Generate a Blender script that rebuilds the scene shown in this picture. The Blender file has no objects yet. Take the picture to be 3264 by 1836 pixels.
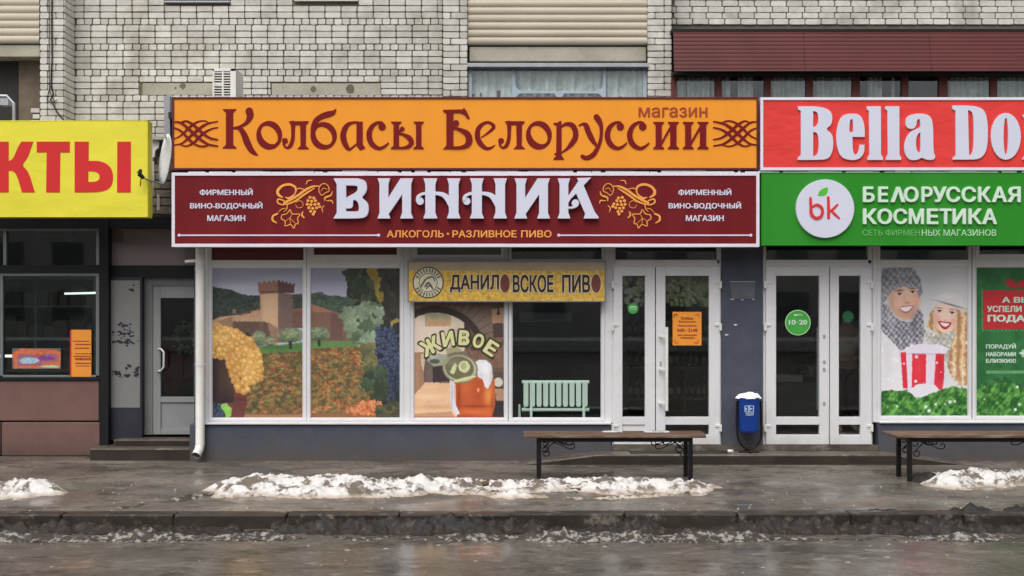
import bpy, bmesh, math, random
import numpy as np
from mathutils import Vector, Matrix
random.seed(7); RNG = np.random.RandomState(11)
sc = bpy.context.scene
COL = sc.collection
# ------------------------------------------------------------------ camera, sky, sun
FOC, HOR, EYE = 3420.0, 985.0, 1.83        # focal length and horizon in photograph pixels, eye height in metres
cam = bpy.data.cameras.new("camera"); camo = bpy.data.objects.new("camera", cam); COL.objects.link(camo)
camo.location = (0, 0, EYE); camo.rotation_euler = (math.radians(90), 0, 0)
cam.sensor_width = 36; cam.lens = FOC / 3264 * 36; cam.shift_y = (HOR - 918) / 3264
cam.clip_start = 0.1; cam.clip_end = 1200
sc.camera = camo
SUN_EL, SUN_AZ = 58, 200                     # behind the camera, a little to the left
w = bpy.data.worlds.new("World"); sc.world = w; w.use_nodes = True
nt = w.node_tree; nt.nodes.clear()
sky = nt.nodes.new("ShaderNodeTexSky"); sky.sky_type = 'NISHITA'; sky.sun_disc = False
sky.sun_elevation = math.radians(SUN_EL); sky.sun_rotation = math.radians(SUN_AZ)
sky.air_density = 1.0; sky.dust_density = 4.0; sky.ozone_density = 1.0
hsv = nt.nodes.new("ShaderNodeHueSaturation"); hsv.inputs['Saturation'].default_value = 0.32
bg = nt.nodes.new("ShaderNodeBackground"); bg.inputs['Strength'].default_value = 0.14
out = nt.nodes.new("ShaderNodeOutputWorld")
nt.links.new(sky.outputs[0], hsv.inputs['Color']); nt.links.new(hsv.outputs[0], bg.inputs[0]); nt.links.new(bg.outputs[0], out.inputs[0])
sl = bpy.data.lights.new("sun", 'SUN'); sl.energy = 1.2; sl.angle = math.radians(50); sl.color = (1, .98, .95)
so = bpy.data.objects.new("sun", sl); COL.objects.link(so)
az = math.radians(SUN_AZ); el = math.radians(SUN_EL)
sdir = Vector((math.sin(az) * math.cos(el), math.cos(az) * math.cos(el), math.sin(el)))
so.rotation_euler = sdir.to_track_quat('Z', 'Y').to_euler(); so.location = (0, -5, 20)
sc.view_settings.view_transform = 'Standard'; sc.view_settings.look = 'None'
sc.view_settings.exposure = 0.24; sc.view_settings.gamma = 1; sc.view_settings.use_curve_mapping = False
try:
    sc.cycles.max_bounces = 8; sc.cycles.transparent_max_bounces = 12; sc.cycles.caustics_reflective = False; sc.cycles.caustics_refractive = False
except Exception: pass

# ------------------------------------------------------------------ helpers
def PX(fx, Y): return (fx - 1632.0) / FOC * Y
def PZ(fy, Y): return EYE - (fy - HOR) / FOC * Y
def lin(c): 
    c = c / 255.0
    return c / 12.92 if c <= .04045 else ((c + .055) / 1.055) ** 2.4
def rgb(c, k=1.0): return tuple(min(.95, lin(v) * k) for v in c)
MATS = {}
def mat(name, c, rough=.6, var=.12, scale=6., bump=0., bscale=40., spec=.5, metal=0., k=1.12, dirt=None, dirt_amt=0., dscale=1.5, stretch=(1, 1, 1), rand=0., splash=None, bdist=.01):
    if name in MATS: return MATS[name]
    m = bpy.data.materials.new(name); m.use_nodes = True; t = m.node_tree; N = t.nodes; L = t.links
    b = N['Principled BSDF']; b.inputs['Roughness'].default_value = rough; b.inputs['Metallic'].default_value = metal
    b.inputs['Specular IOR Level'].default_value = spec
    base = rgb(c, k)
    geo = N.new('ShaderNodeNewGeometry'); mp = N.new('ShaderNodeMapping'); mp.inputs['Scale'].default_value = stretch
    L.new(geo.outputs['Position'], mp.inputs[0])
    no = N.new('ShaderNodeTexNoise'); no.inputs['Scale'].default_value = scale; no.inputs['Detail'].default_value = 6
    L.new(mp.outputs[0], no.inputs['Vector'])
    mr = N.new('ShaderNodeMapRange'); mr.inputs[1].default_value = .3; mr.inputs[2].default_value = .7
    mr.inputs[3].default_value = 1 - var; mr.inputs[4].default_value = 1 + var
    L.new(no.outputs[0], mr.inputs[0])
    val = mr.outputs[0]
    if rand:
        oi = N.new('ShaderNodeObjectInfo'); ad = N.new('ShaderNodeMath'); ad.operation = 'ADD'
        L.new(oi.outputs['Random'], ad.inputs[0]); L.new(geo.outputs['Random Per Island'], ad.inputs[1])
        fr = N.new('ShaderNodeMath'); fr.operation = 'FRACT'; L.new(ad.outputs[0], fr.inputs[0])
        m2 = N.new('ShaderNodeMapRange'); m2.inputs[3].default_value = 1 - rand; m2.inputs[4].default_value = 1 + rand * .6
        L.new(fr.outputs[0], m2.inputs[0]); mu = N.new('ShaderNodeMath'); mu.operation = 'MULTIPLY'
        L.new(val, mu.inputs[0]); L.new(m2.outputs[0], mu.inputs[1]); val = mu.outputs[0]
    vm = N.new('ShaderNodeVectorMath'); vm.operation = 'SCALE'; vm.inputs[0].default_value = base
    L.new(val, vm.inputs['Scale']); colout = vm.outputs[0]
    if dirt:
        n2 = N.new('ShaderNodeTexNoise'); n2.inputs['Scale'].default_value = dscale; n2.inputs['Detail'].default_value = 8; n2.inputs['Roughness'].default_value = .65
        L.new(mp.outputs[0], n2.inputs['Vector'])
        r2 = N.new('ShaderNodeMapRange'); r2.inputs[1].default_value = .48; r2.inputs[2].default_value = .68; r2.inputs[4].default_value = dirt_amt
        L.new(n2.outputs[0], r2.inputs[0]); mx = N.new('ShaderNodeMix'); mx.data_type = 'RGBA'
        L.new(r2.outputs[0], mx.inputs[0]); L.new(colout, mx.inputs[6]); mx.inputs[7].default_value = (*rgb(dirt, k), 1); colout = mx.outputs[2]
    if splash:
        sx = N.new('ShaderNodeSeparateXYZ'); L.new(geo.outputs['Position'], sx.inputs[0]); n5 = N.new('ShaderNodeTexNoise'); n5.inputs['Scale'].default_value = 3.5; n5.inputs['Detail'].default_value = 8; n5.inputs['Roughness'].default_value = .7; L.new(geo.outputs['Position'], n5.inputs['Vector'])
        m4 = N.new('ShaderNodeMath'); m4.operation = 'MULTIPLY_ADD'; m4.inputs[1].default_value = -.5; L.new(n5.outputs[0], m4.inputs[0]); L.new(sx.outputs[2], m4.inputs[2])
        r5 = N.new('ShaderNodeMapRange'); L.new(m4.outputs[0], r5.inputs[0]); r5.inputs[1].default_value = -.27; r5.inputs[2].default_value = splash[1] - .25; r5.inputs[3].default_value = .75; r5.inputs[4].default_value = 0
        m6 = N.new('ShaderNodeMix'); m6.data_type = 'RGBA'; L.new(r5.outputs[0], m6.inputs[0]); L.new(colout, m6.inputs[6]); m6.inputs[7].default_value = (*rgb(splash[0], 1), 1); colout = m6.outputs[2]
    L.new(colout, b.inputs['Base Color'])
    if bump:
        n3 = N.new('ShaderNodeTexNoise'); n3.inputs['Scale'].default_value = bscale; n3.inputs['Detail'].default_value = 5
        L.new(mp.outputs[0], n3.inputs['Vector']); bp = N.new('ShaderNodeBump'); bp.inputs['Strength'].default_value = bump; bp.inputs['Distance'].default_value = bdist
        L.new(n3.outputs[0], bp.inputs['Height']); L.new(bp.outputs[0], b.inputs['Normal'])
    MATS[name] = m; return m
def glass_mat(name, tint=(.8, .84, .82), rough=.02, boost=1.0):
    m = bpy.data.materials.new(name); m.use_nodes = True; t = m.node_tree; t.nodes.clear(); N = t.nodes; L = t.links
    tr = N.new('ShaderNodeBsdfTransparent'); tr.inputs[0].default_value = (*tint, 1)
    gl = N.new('ShaderNodeBsdfGlossy'); gl.inputs['Roughness'].default_value = rough; gl.inputs[0].default_value = (boost, boost, boost, 1)
    fr = N.new('ShaderNodeFresnel'); ge = N.new('ShaderNodeNewGeometry'); io = N.new('ShaderNodeMapRange'); io.inputs[3].default_value = 1.55; io.inputs[4].default_value = 1 / 1.55; L.new(ge.outputs['Backfacing'], io.inputs[0]); L.new(io.outputs[0], fr.inputs[0]); mx = N.new('ShaderNodeMixShader'); o = N.new('ShaderNodeOutputMaterial')
    L.new(fr.outputs[0], mx.inputs[0]); L.new(tr.outputs[0], mx.inputs[1]); L.new(gl.outputs[0], mx.inputs[2]); L.new(mx.outputs[0], o.inputs[0])
    return m
ORG = {}
def org(p): return ORG.get(p.name, Vector((0, 0, 0))) if p else Vector((0, 0, 0))
def tag(o, label=None, cat=None, group=None, kind=None):
    if label: o['label'] = label
    if cat: o['category'] = cat
    if group: o['group'] = group
    if kind: o['kind'] = kind
    return o
def thing(name, label, cat, loc=(0, 0, 0), group=None):
    o = bpy.data.objects.new(name, None); COL.objects.link(o); o.empty_display_size = .1
    o.location = loc; ORG[o.name] = Vector(loc); return tag(o, label, cat, group)
class MB:
    def __init__(s): s.v = []; s.f = []
    def box(s, x0, x1, y0, y1, z0, z1):
        if x0 > x1: x0, x1 = x1, x0
        if y0 > y1: y0, y1 = y1, y0
        if z0 > z1: z0, z1 = z1, z0
        n = len(s.v)
        s.v += [(x0, y0, z0), (x1, y0, z0), (x1, y1, z0), (x0, y1, z0), (x0, y0, z1), (x1, y0, z1), (x1, y1, z1), (x0, y1, z1)]
        s.f += [(n, n + 3, n + 2, n + 1), (n + 4, n + 5, n + 6, n + 7), (n, n + 1, n + 5, n + 4), (n + 1, n + 2, n + 6, n + 5), (n + 2, n + 3, n + 7, n + 6), (n + 3, n, n + 4, n + 7)]
        return s
    def fbox(s, fx0, fy0, fx1, fy1, Y, d):          # rectangle read at depth Y, going d metres back
        return s.box(PX(fx0, Y), PX(fx1, Y), Y, Y + d, PZ(fy0, Y), PZ(fy1, Y))
    def prism(s, pts, y0, y1):                       # pts (x,z) polygon, front y0, back y1
        a = sum(pts[i][0] * pts[(i + 1) % len(pts)][1] - pts[(i + 1) % len(pts)][0] * pts[i][1] for i in range(len(pts)))
        if a < 0: pts = pts[::-1]
        n = len(s.v); k = len(pts)
        s.v += [(p[0], y0, p[1]) for p in pts] + [(p[0], y1, p[1]) for p in pts]
        s.f.append(tuple(range(n, n + k))); s.f.append(tuple(range(n + 2 * k - 1, n + k - 1, -1)))
        for i in range(k):
            j = (i + 1) % k; s.f.append((n + i, n + k + i, n + k + j, n + j))
        return s
    def tube(s, pts, r, seg=8, cap=True):
        pts = [Vector(p) for p in pts]; rs = r if isinstance(r, (list, tuple)) else [r] * len(pts)
        n0 = len(s.v); up = None
        for i, p in enumerate(pts):
            d = (pts[min(i + 1, len(pts) - 1)] - pts[max(i - 1, 0)]).normalized()
            if up is None: up = Vector((0, 0, 1)) if abs(d.z) < .9 else Vector((1, 0, 0))
            a = d.cross(up).normalized(); up = a.cross(d).normalized()
            for k in range(seg):
                t = 2 * math.pi * k / seg; s.v.append(tuple(p + (a * math.cos(t) + up * math.sin(t)) * rs[i]))
        for i in range(len(pts) - 1):
            for k in range(seg):
                a = n0 + i * seg + k; b = n0 + i * seg + (k + 1) % seg
                s.f.append((a, a + seg, b + seg, b))
        if cap:
            s.f.append(tuple(range(n0, n0 + seg))); e = n0 + (len(pts) - 1) * seg; s.f.append(tuple(range(e + seg - 1, e - 1, -1)))
        return s
    def build(s, name, m, parent=None, origin=None, bevel=0, smooth=False):
        og = Vector(origin) if origin is not None else org(parent)
        me = bpy.data.meshes.new(name); me.from_pydata([(v[0] - og.x, v[1] - og.y, v[2] - og.z) for v in s.v], [], s.f); me.update()
        if smooth: me.polygons.foreach_set('use_smooth', [True] * len(me.polygons))
        me.materials.append(m); o = bpy.data.objects.new(name, me); COL.objects.link(o)
        if parent: o.parent = parent; 
        if origin is not None: o.location = og - org(parent)
        ORG[o.name] = og
        if bevel:
            b = o.modifiers.new('b', 'BEVEL'); b.width = bevel; b.segments = 2; b.limit_method = 'ANGLE'
        return o
def add(me_or_data, name, m, parent, Yf=None):
    pass
def chaikin(pts, it=3):
    P = [(p[0], p[1], p[2] if len(p) > 2 else 0) for p in pts]
    for _ in range(it):
        Q = []
        n = len(P)
        for i in range(n):
            a = P[i]
            if a[2]: Q.append(a); continue
            pr = P[i - 1]; nx = P[(i + 1) % n]
            Q.append((a[0] * .75 + pr[0] * .25, a[1] * .75 + pr[1] * .25, 0)); Q.append((a[0] * .75 + nx[0] * .25, a[1] * .75 + nx[1] * .25, 0))
        P = Q
    return [(p[0], p[1]) for p in P]
def curve_mesh(contours, depth):
    return cdt_solid(contours, depth, False)
def cdt_solid(contours, depth, nonzero):
    """triangulated flat solid from closed contours, front and back at +-depth/2"""
    from mathutils.geometry import delaunay_2d_cdt
    V, E = [], []
    for c in contours:
        q = [c[0]]
        for p in c[1:]:
            if abs(p[0] - q[-1][0]) + abs(p[1] - q[-1][1]) > 1e-6: q.append(p)
        if abs(q[0][0] - q[-1][0]) + abs(q[0][1] - q[-1][1]) < 1e-6: q.pop()
        n = len(V); V += [Vector((p[0], p[1])) for p in q]; E += [(n + i, n + (i + 1) % len(q)) for i in range(len(q))]
    vo, eo, fo, ov, oe, of = delaunay_2d_cdt(V, E, [], 0, 1e-7)
    vo = np.array([tuple(p) for p in vo]); fo = np.array([tuple(t) for t in fo if len(t) == 3]); ce = vo[fo].mean(1)
    wn = np.zeros(len(ce), int)
    for a, b in E:
        x1, y1 = V[a]; x2, y2 = V[b]; up = (y1 <= ce[:, 1]) & (y2 > ce[:, 1]); dn = (y1 > ce[:, 1]) & (y2 <= ce[:, 1]); m = up | dn
        if not m.any(): continue
        xc = x1 + (ce[:, 1] - y1) / (y2 - y1) * (x2 - x1); r = m & (xc > ce[:, 0])
        wn += np.where(r & up, 1, 0) - np.where(r & dn, 1, 0) if nonzero else np.where(r, 1, 0)
    keep = fo[(wn != 0) if nonzero else (wn % 2 == 1)]
    h = depth / 2; n = len(vo); v = [(p[0], p[1], h) for p in vo] + [(p[0], p[1], -h) for p in vo]
    f = [tuple(int(i) for i in t) for t in keep] + [tuple(int(i) + n for i in t[::-1]) for t in keep]
    cnt = {}
    for t in keep:
        for i in range(3): cnt[(int(t[i]), int(t[(i + 1) % 3]))] = 1
    f += [(b, a, a + n, b + n) for (a, b) in cnt if (b, a) not in cnt]
    return v, f
class Zm:                                            # a reading window on the photograph: (zx,zy) -> photograph pixels
    def __init__(s, ox, oy, sc_): s.ox, s.oy, s.s = ox, oy, sc_
    def f(s, x, y): return (s.ox + x / s.s, s.oy + y / s.s)
ZA = Zm(540, 300, 2.8976); ZB = Zm(1300, 300, 2.8976); ZC = Zm(2000, 300, 2.8984); ZD = Zm(2500, 300, 2.898)
ZY = Zm(0, 360, 3.1415); ZP = Zm(1280, 800, 2.4147); ZW = Zm(0, 700, 1.811); Z6 = Zm(1900, 780, 2.0125); Z7 = Zm(2400, 780, 2.0136); Z8 = Zm(2764, 780, 2.0125)
Z3 = Zm(600, 760, 2.415); Z4 = Zm(960, 760, 2.415)
LAY = [0]
def glyph(mb, Z, contours, Y, depth, dx=0, dy=0, mirror=None, lay=0):
    """contours in reading-window pixels -> prism whose front lies at Y-depth and back at Y"""
    cs = []
    for c in contours:
        q = []
        for p in chaikin(c):
            fx, fy = Z.f(p[0] + dx, p[1] + dy)
            if mirror: fx = mirror - fx
            q.append((PX(fx, Y), PZ(fy, Y)))
        cs.append(q)
    v, f = curve_mesh(cs, depth + lay)
    n = len(mb.v); mb.v += [(a, Y - (depth + lay) / 2 - c, b) for a, b, c in v]; mb.f += [tuple(i + n for i in g) for g in f]
def cr(pts, n=8):                                    # Catmull-Rom through tuples
    P = [np.array(p, float) for p in pts]; P = [2 * P[0] - P[1]] + P + [2 * P[-1] - P[-2]]; o = []
    for i in range(1, len(P) - 2):
        for k in range(n):
            t = k / n; a, b, c, d = P[i - 1:i + 3]
            o.append(.5 * ((2 * b) + (-a + c) * t + (2 * a - 5 * b + 4 * c - d) * t * t + (-a + 3 * b - 3 * c + d) * t ** 3))
    o.append(P[-2]); return o
def ribbon(mb, Z, pts, Y, depth, dx=0, dy=0, mirror=None, n=7):
    LAY[0] = (LAY[0] + 1) % 41; d = depth + LAY[0] * .0002
    q = cr(pts, n); L, R = [], []
    for i, p in enumerate(q):
        a = q[max(i - 1, 0)]; b = q[min(i + 1, len(q) - 1)]; t = np.array([b[0] - a[0], b[1] - a[1]]); t = t / (np.linalg.norm(t) + 1e-9)
        nrm = np.array([-t[1], t[0]]); w_ = max(p[2], 3) / 2
        L.append((p[0] + nrm[0] * w_, p[1] + nrm[1] * w_)); R.append((p[0] - nrm[0] * w_, p[1] - nrm[1] * w_))
    def M(p):
        fx, fy = Z.f(p[0] + dx, p[1] + dy)
        if mirror: fx = mirror - fx
        return (PX(fx, Y), PZ(fy, Y))
    for i in range(len(L) - 1):
        mb.prism([M(L[i]), M(L[i + 1]), M(R[i + 1]), M(R[i])], Y - d, Y)
    for e, w_ in ((q[0], pts[0][2]), (q[-1], pts[-1][2])): disc(mb, Z, e[0], e[1], max(w_, 3) / 2, Y, depth, dx, dy, mirror)
def disc(mb, Z, cx, cy, r, Y, depth, dx=0, dy=0, mirror=None, ry=None):
    LAY[0] = (LAY[0] + 1) % 41; d = depth + LAY[0] * .0002; ry = ry or r; q = []
    for k in range(16):
        t = k * math.pi / 8; fx, fy = Z.f(cx + dx + r * math.cos(t), cy + dy + ry * math.sin(t))
        if mirror: fx = mirror - fx
        q.append((PX(fx, Y), PZ(fy, Y)))
    mb.prism(q, Y - d, Y)
def polyg(mb, Z, pts, Y, depth, dx=0, dy=0, mirror=None):
    LAY[0] = (LAY[0] + 1) % 41
    glyph(mb, Z, [[(p[0], p[1], 1) if len(p) < 3 else (p[0], p[1], p[2]) for p in pts]], Y, depth, dx, dy, mirror, lay=LAY[0] * .0002)
def ell(cx, cy, rx, ry, rot=0, n=28):
    o = []
    for k in range(n):
        t = 2 * math.pi * k / n; x = rx * math.cos(t); y = ry * math.sin(t)
        o.append((cx + x * math.cos(rot) - y * math.sin(rot), cy + x * math.sin(rot) + y * math.cos(rot), 1))
    return o
_tc = {}
def text_verts(body, offset=0., depth=.01):
    key = (body, offset)
    if key not in _tc:
        cu = bpy.data.curves.new('t', 'FONT'); cu.body = body; cu.size = 1; cu.offset = offset; cu.resolution_u = 3; cu.fill_mode = 'NONE'
        o = bpy.data.objects.new('t', cu); me = bpy.data.meshes.new_from_object(o)
        P = [tuple(x.co)[:2] for x in me.vertices]; nb = {}
        for e in me.edges: nb.setdefault(e.vertices[0], []).append(e.vertices[1]); nb.setdefault(e.vertices[1], []).append(e.vertices[0])
        seen = set(); cs = []
        for i in range(len(P)):
            if i in seen or i not in nb: continue
            c = [i]; seen.add(i); j = i + 1 if i + 1 in nb[i] else nb[i][0]
            while j not in seen: c.append(j); seen.add(j); k_ = [q for q in nb[j] if q not in seen]; j = k_[0] if k_ else j
            cs.append([P[q] for q in c])
        bpy.data.objects.remove(o); bpy.data.curves.remove(cu); bpy.data.meshes.remove(me); v, f = cdt_solid(cs, 1.0, True); _tc[key] = (np.array(v), f)
    return _tc[key]
def text(mb, body, fx0, fy0, fx1, fy1, Y, depth, offset=0., rot=0., ref=None):
    """letters fitted into photograph rectangle at depth Y"""
    v0, f0 = text_verts(body, 0); k0 = (v0[:, 1].max() - v0[:, 1].min()) or 1; v, f, nn = [], [], len(v0)
    sh = [(0, 0)] + ([(offset * 1.1 * math.cos(i * math.pi / 4), offset * .8 * math.sin(i * math.pi / 4)) for i in range(8)] if offset else [])
    for i, (sx, sy) in enumerate(sh):
        w_ = v0.copy(); w_[:, 0] += sx; w_[:, 1] += sy; w_[:, 2] *= 1 + i * (.0003 / max(depth, .001)) * 2; v.append(w_); f += [tuple(q + i * nn for q in g) for g in f0]
    v = np.concatenate(v)
    r0 = ref if ref is not None else v
    mn, mx = r0[:, :2].min(0), r0[:, :2].max(0)
    x0, x1 = PX(fx0, Y), PX(fx1, Y); z1, z0 = PZ(fy0, Y), PZ(fy1, Y)
    X = (v[:, 0] - mn[0]) / (mx[0] - mn[0]) * (x1 - x0) + x0; Zz = (v[:, 1] - mn[1]) / (mx[1] - mn[1]) * (z1 - z0) + z0
    if rot:
        cx, cz = (x0 + x1) / 2, (z0 + z1) / 2; c, s_ = math.cos(rot), math.sin(rot)
        X, Zz = cx + (X - cx) * c - (Zz - cz) * s_, cz + (X - cx) * s_ + (Zz - cz) * c
    yy = Y - (v[:, 2] + .5) * depth
    n = len(mb.v); mb.v += [(float(a), float(b), float(c)) for a, b, c in zip(X, yy, Zz)]; mb.f += [tuple(i + n for i in g) for g in f]
    return mb
# value noise
def vnoise(x, y, seed=0):
    xi = np.floor(x).astype(np.int64); yi = np.floor(y).astype(np.int64); xf = x - xi; yf = y - yi
    def h(a, b):
        n = (a * 374761393 + b * 668265263 + seed * 1442695041) & 0x7fffffff
        n = ((n ^ (n >> 13)) * 1274126177) & 0x7fffffff
        return ((n ^ (n >> 16)) & 0xffff) / 65535.0
    u = xf * xf * (3 - 2 * xf); v = yf * yf * (3 - 2 * yf)
    return (h(xi, yi) * (1 - u) + h(xi + 1, yi) * u) * (1 - v) + (h(xi, yi + 1) * (1 - u) + h(xi + 1, yi + 1) * u) * v
def fbm(x, y, o=4, seed=0):
    s = 0; a = .5; t = 0
    for i in range(o):
        s = s + a * vnoise(x * 2 ** i, y * 2 ** i, seed + i * 17); t += a; a *= .55
    return s / t
# ------------------------------------------------------------------ materials
M_pvc = mat('white_pvc', (212, 211, 213), .4, .04, 3, k=1.2, dirt=(178, 174, 168), dirt_amt=.3, dscale=3, splash=((168, 160, 150), .3))
M_pvc2 = mat('grey_pvc', (120, 122, 120), .5, .08, 3)
M_brick = mat('silicate_brick', (206, 203, 194), .9, .09, 9, spec=.2, bump=.5, bscale=60, dirt=(142, 134, 120), dirt_amt=.65, dscale=1.6, rand=.15)
M_brickw = mat('white_silicate_brick', (214, 212, 202), .9, .07, 9, spec=.2, bump=.4, bscale=60, dirt=(170, 162, 145), dirt_amt=.3, dscale=2, rand=.08)
M_mortar = mat('dark_mortar', (106, 99, 84), .95, .15, 12)
M_conc = mat('concrete', (172, 168, 152), .9, .12, 5, bump=.6, bscale=30, dirt=(120, 112, 95), dirt_amt=.6, dscale=2.5)
M_corr = mat('cream_corrugated', (190, 181, 162), .7, .06, 3, spec=.2, dirt=(160, 150, 130), dirt_amt=.4, dscale=1, stretch=(.3, 1, 2))
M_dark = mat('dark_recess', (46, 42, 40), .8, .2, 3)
M_black = mat('black_frame', (27, 27, 30), .6, .15, 4, spec=.25)
M_blue = mat('blue_grey_render', (70, 74, 86), .9, .08, 3, bump=.5, bscale=50, dirt=(86, 90, 100), dirt_amt=.5, dscale=4, splash=((92, 82, 72), .34))
M_pink = mat('dusty_pink_render', (116, 86, 80), .9, .1, 4, bump=.4, bscale=50, dirt=(92, 68, 62), dirt_amt=.5, dscale=2, splash=((80, 68, 60), .3))
M_brownsheet = mat('brown_corrugated', (92, 44, 42), .5, .08, 2, spec=.3, dirt=(74, 34, 33), dirt_amt=.5, dscale=.8)
M_brownpost = mat('brown_wood', (100, 50, 42), .6, .15, 6)
M_bluefr = mat('pale_blue_frame', (168, 182, 192), .5, .08, 4)
M_cloth = mat('grey_curtain', (196, 204, 206), .9, .25, 5, dirt=(150, 160, 164), dirt_amt=.7, dscale=6)
M_steel = mat('galvanised', (165, 168, 172), .4, .1, 5, metal=.3)
M_iron = mat('black_iron', (20, 18, 18), .5, .15, 8, spec=.3)
M_white = mat('white_paint', (222, 220, 214), .4, .05, 4, dirt=(180, 175, 165), dirt_amt=.3)
M_room = mat('room_plaster', (128, 134, 120), .9, .1, 2)
M_floor = mat('room_floor', (80, 76, 70), .5, .1, 3)
M_trim = mat('dull_grey_trim', (150, 150, 156), .5, .08, 4)
M_rubber = mat('cable_black', (30, 30, 30), .6, .1, 5)
G_clear = glass_mat('window_glass', (.95, .97, .955))
G_dark = glass_mat('tinted_glass', (.74, .79, .76))

def wet_mat(name, c1, c2, stretch, rlo, rhi, bump=.25, pud=.5, bs=9.):
    m = bpy.data.materials.new(name); m.use_nodes = True; t = m.node_tree; N = t.nodes; L = t.links; b = N['Principled BSDF']
    geo = N.new('ShaderNodeNewGeometry'); mp = N.new('ShaderNodeMapping'); mp.inputs['Scale'].default_value = stretch; L.new(geo.outputs['Position'], mp.inputs[0])
    def noise(sc_, d=6, r=.55, v=mp.outputs[0]):
        n = N.new('ShaderNodeTexNoise'); n.inputs['Scale'].default_value = sc_; n.inputs['Detail'].default_value = d; n.inputs['Roughness'].default_value = r
        L.new(v, n.inputs['Vector']); return n.outputs[0]
    def rng(v, a, b_, c, d):
        r = N.new('ShaderNodeMapRange'); L.new(v, r.inputs[0])
        for i, q in enumerate((a, b_, c, d)): r.inputs[i + 1].default_value = q
        return r.outputs[0]
    big = noise(.9); fine = noise(14, 8, .7)
    mx = N.new('ShaderNodeMix'); mx.data_type = 'RGBA'; L.new(rng(big, .35, .65, 0, 1), mx.inputs[0]); mx.inputs[6].default_value = (*rgb(c1, 1), 1); mx.inputs[7].default_value = (*rgb(c2, 1), 1)
    vm = N.new('ShaderNodeVectorMath'); vm.operation = 'SCALE'; L.new(mx.outputs[2], vm.inputs[0]); L.new(rng(fine, .3, .7, .72, 1.3), vm.inputs['Scale'])
    mp2 = N.new('ShaderNodeMapping'); mp2.inputs['Scale'].default_value = (stretch[0] * .9, stretch[1] * 1.3, 1); L.new(geo.outputs['Position'], mp2.inputs[0])
    stk = noise(5, 8, .72, mp2.outputs[0]); mx3 = N.new('ShaderNodeMix'); mx3.data_type = 'RGBA'; L.new(rng(stk, .55, .64, 0, .6), mx3.inputs[0]); L.new(vm.outputs[0], mx3.inputs[6]); mx3.inputs[7].default_value = (*rgb((148, 141, 131), 1), 1)
    stk2 = noise(4, 8, .7, mp2.outputs[0]); mx4 = N.new('ShaderNodeMix'); mx4.data_type = 'RGBA'; L.new(rng(stk2, .38, .46, .7, 0), mx4.inputs[0]); L.new(mx3.outputs[2], mx4.inputs[6]); mx4.inputs[7].default_value = (*rgb((58, 51, 44), 1), 1)
    L.new(mx4.outputs[2], b.inputs['Base Color'])
    pn = noise(pud, 5, .5); L.new(rng(pn, .42, .6, rlo, rhi), b.inputs['Roughness'])
    b.inputs['Specular IOR Level'].default_value = .5; b.inputs['IOR'].default_value = 1.36
    bp = N.new('ShaderNodeBump'); bp.inputs['Distance'].default_value = .012
    L.new(rng(pn, .42, .6, bump * .3, bump), bp.inputs['Strength']); L.new(noise(bs, 7, .62), bp.inputs['Height']); L.new(bp.outputs[0], b.inputs['Normal'])
    return m
M_road = wet_mat('wet_road_asphalt', (84, 79, 72), (110, 103, 94), (.8, 1.2, 1), .05, .28, .6, 1.1, 13)
M_pave = wet_mat('wet_pavement_asphalt', (82, 76, 69), (126, 118, 108), (.8, 1.1, 1), .12, .62, 1.0, 1.6, 16)
M_kerb = wet_mat('wet_kerb_stone', (46, 41, 37), (66, 59, 53), (1, 1, 1), .3, .5, .5, 2, 20)

# ------------------------------------------------------------------ ground
g = MB(); g.box(-250, 250, -250, 250, -1.2, -.30); tag(g.build('ground', M_kerb), kind='structure')
g = MB(); g.box(-60, 60, -12, 9.52, -.29, -.12); tag(g.build('road', M_road), kind='structure')
g = MB(); g.box(-60, 60, 9.70, 22, -.29, 0); tag(g.build('pavement', M_pave), kind='structure')
kb = MB(); kb.box(-60, 60, 9.53, 9.69, -.28, -.03); kerb = tag(kb.build('kerb', M_kerb), kind='structure')
for i in range(-8, 8):
    k = MB(); dz = random.uniform(-.006, .004); dy = random.uniform(-.008, .004)
    k.box(i * 1.0 + .008, i * 1.0 + .992, 9.515 + dy, 9.69, -.14, .012 + dz); k.build('kerb_stone', M_kerb, kerb, origin=(i + .5, 9.6, 0), bevel=.012)

# ------------------------------------------------------------------ apartment building behind and above the shops
WY = 17.0; PY = 16.6
bld = thing('apartment_building', 'tall pale brick apartment block with corrugated balconies rising behind the row of shops', 'building', (0, WY, 0))
wl = MB(); wl.box(PX(-260, WY), PX(3520, WY), WY + .014, WY + .35, 3.0, 7.6); wall = wl.build('wall', M_mortar, bld)
def brick_var(wd, ht):
    mb = MB(); c = .0105
    cor = []
    for sx, sz in ((-1, -1), (1, -1), (1, 1), (-1, 1)):
        k = random.choice([1, 1, 1.4, 2.0, .8]); kk = random.choice([1, 1, 1.5])
        a = (sx * (wd / 2 - c * k), sz * ht / 2); b = (sx * wd / 2, sz * (ht / 2 - c * kk))
        cor += ([a, b] if sx * sz < 0 else [b, a]) 
    ol = []
    for i in range(8):
        p, q = cor[i], cor[(i + 1) % 8]; ol.append(p)
        if i % 2 == 1:
            t = random.uniform(.3, .7); ol.append((p[0] * (1 - t) + q[0] * t + random.uniform(-.003, .001), p[1] * (1 - t) + q[1] * t + random.choice([0, 0, random.uniform(-.006, .004)])))
    n = len(ol); mb.v = [(x * (1 - .006 / wd), -.012, z * .93) for x, z in ol] + [(x, -.006, z) for x, z in ol] + [(x, .016, z) for x, z in ol]
    mb.f = [tuple(range(n))]
    for r in range(2):
        for i in range(n): j = (i + 1) % n; mb.f.append((r * n + i, r * n + n + i, r * n + n + j, r * n + j))
    return mb
VARS = {}
def bvar(wd, ht=.088):
    key = (round(wd, 3), ht)
    if key not in VARS: VARS[key] = [brick_var(wd, ht) for _ in range(5)]
    return VARS[key]
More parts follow.
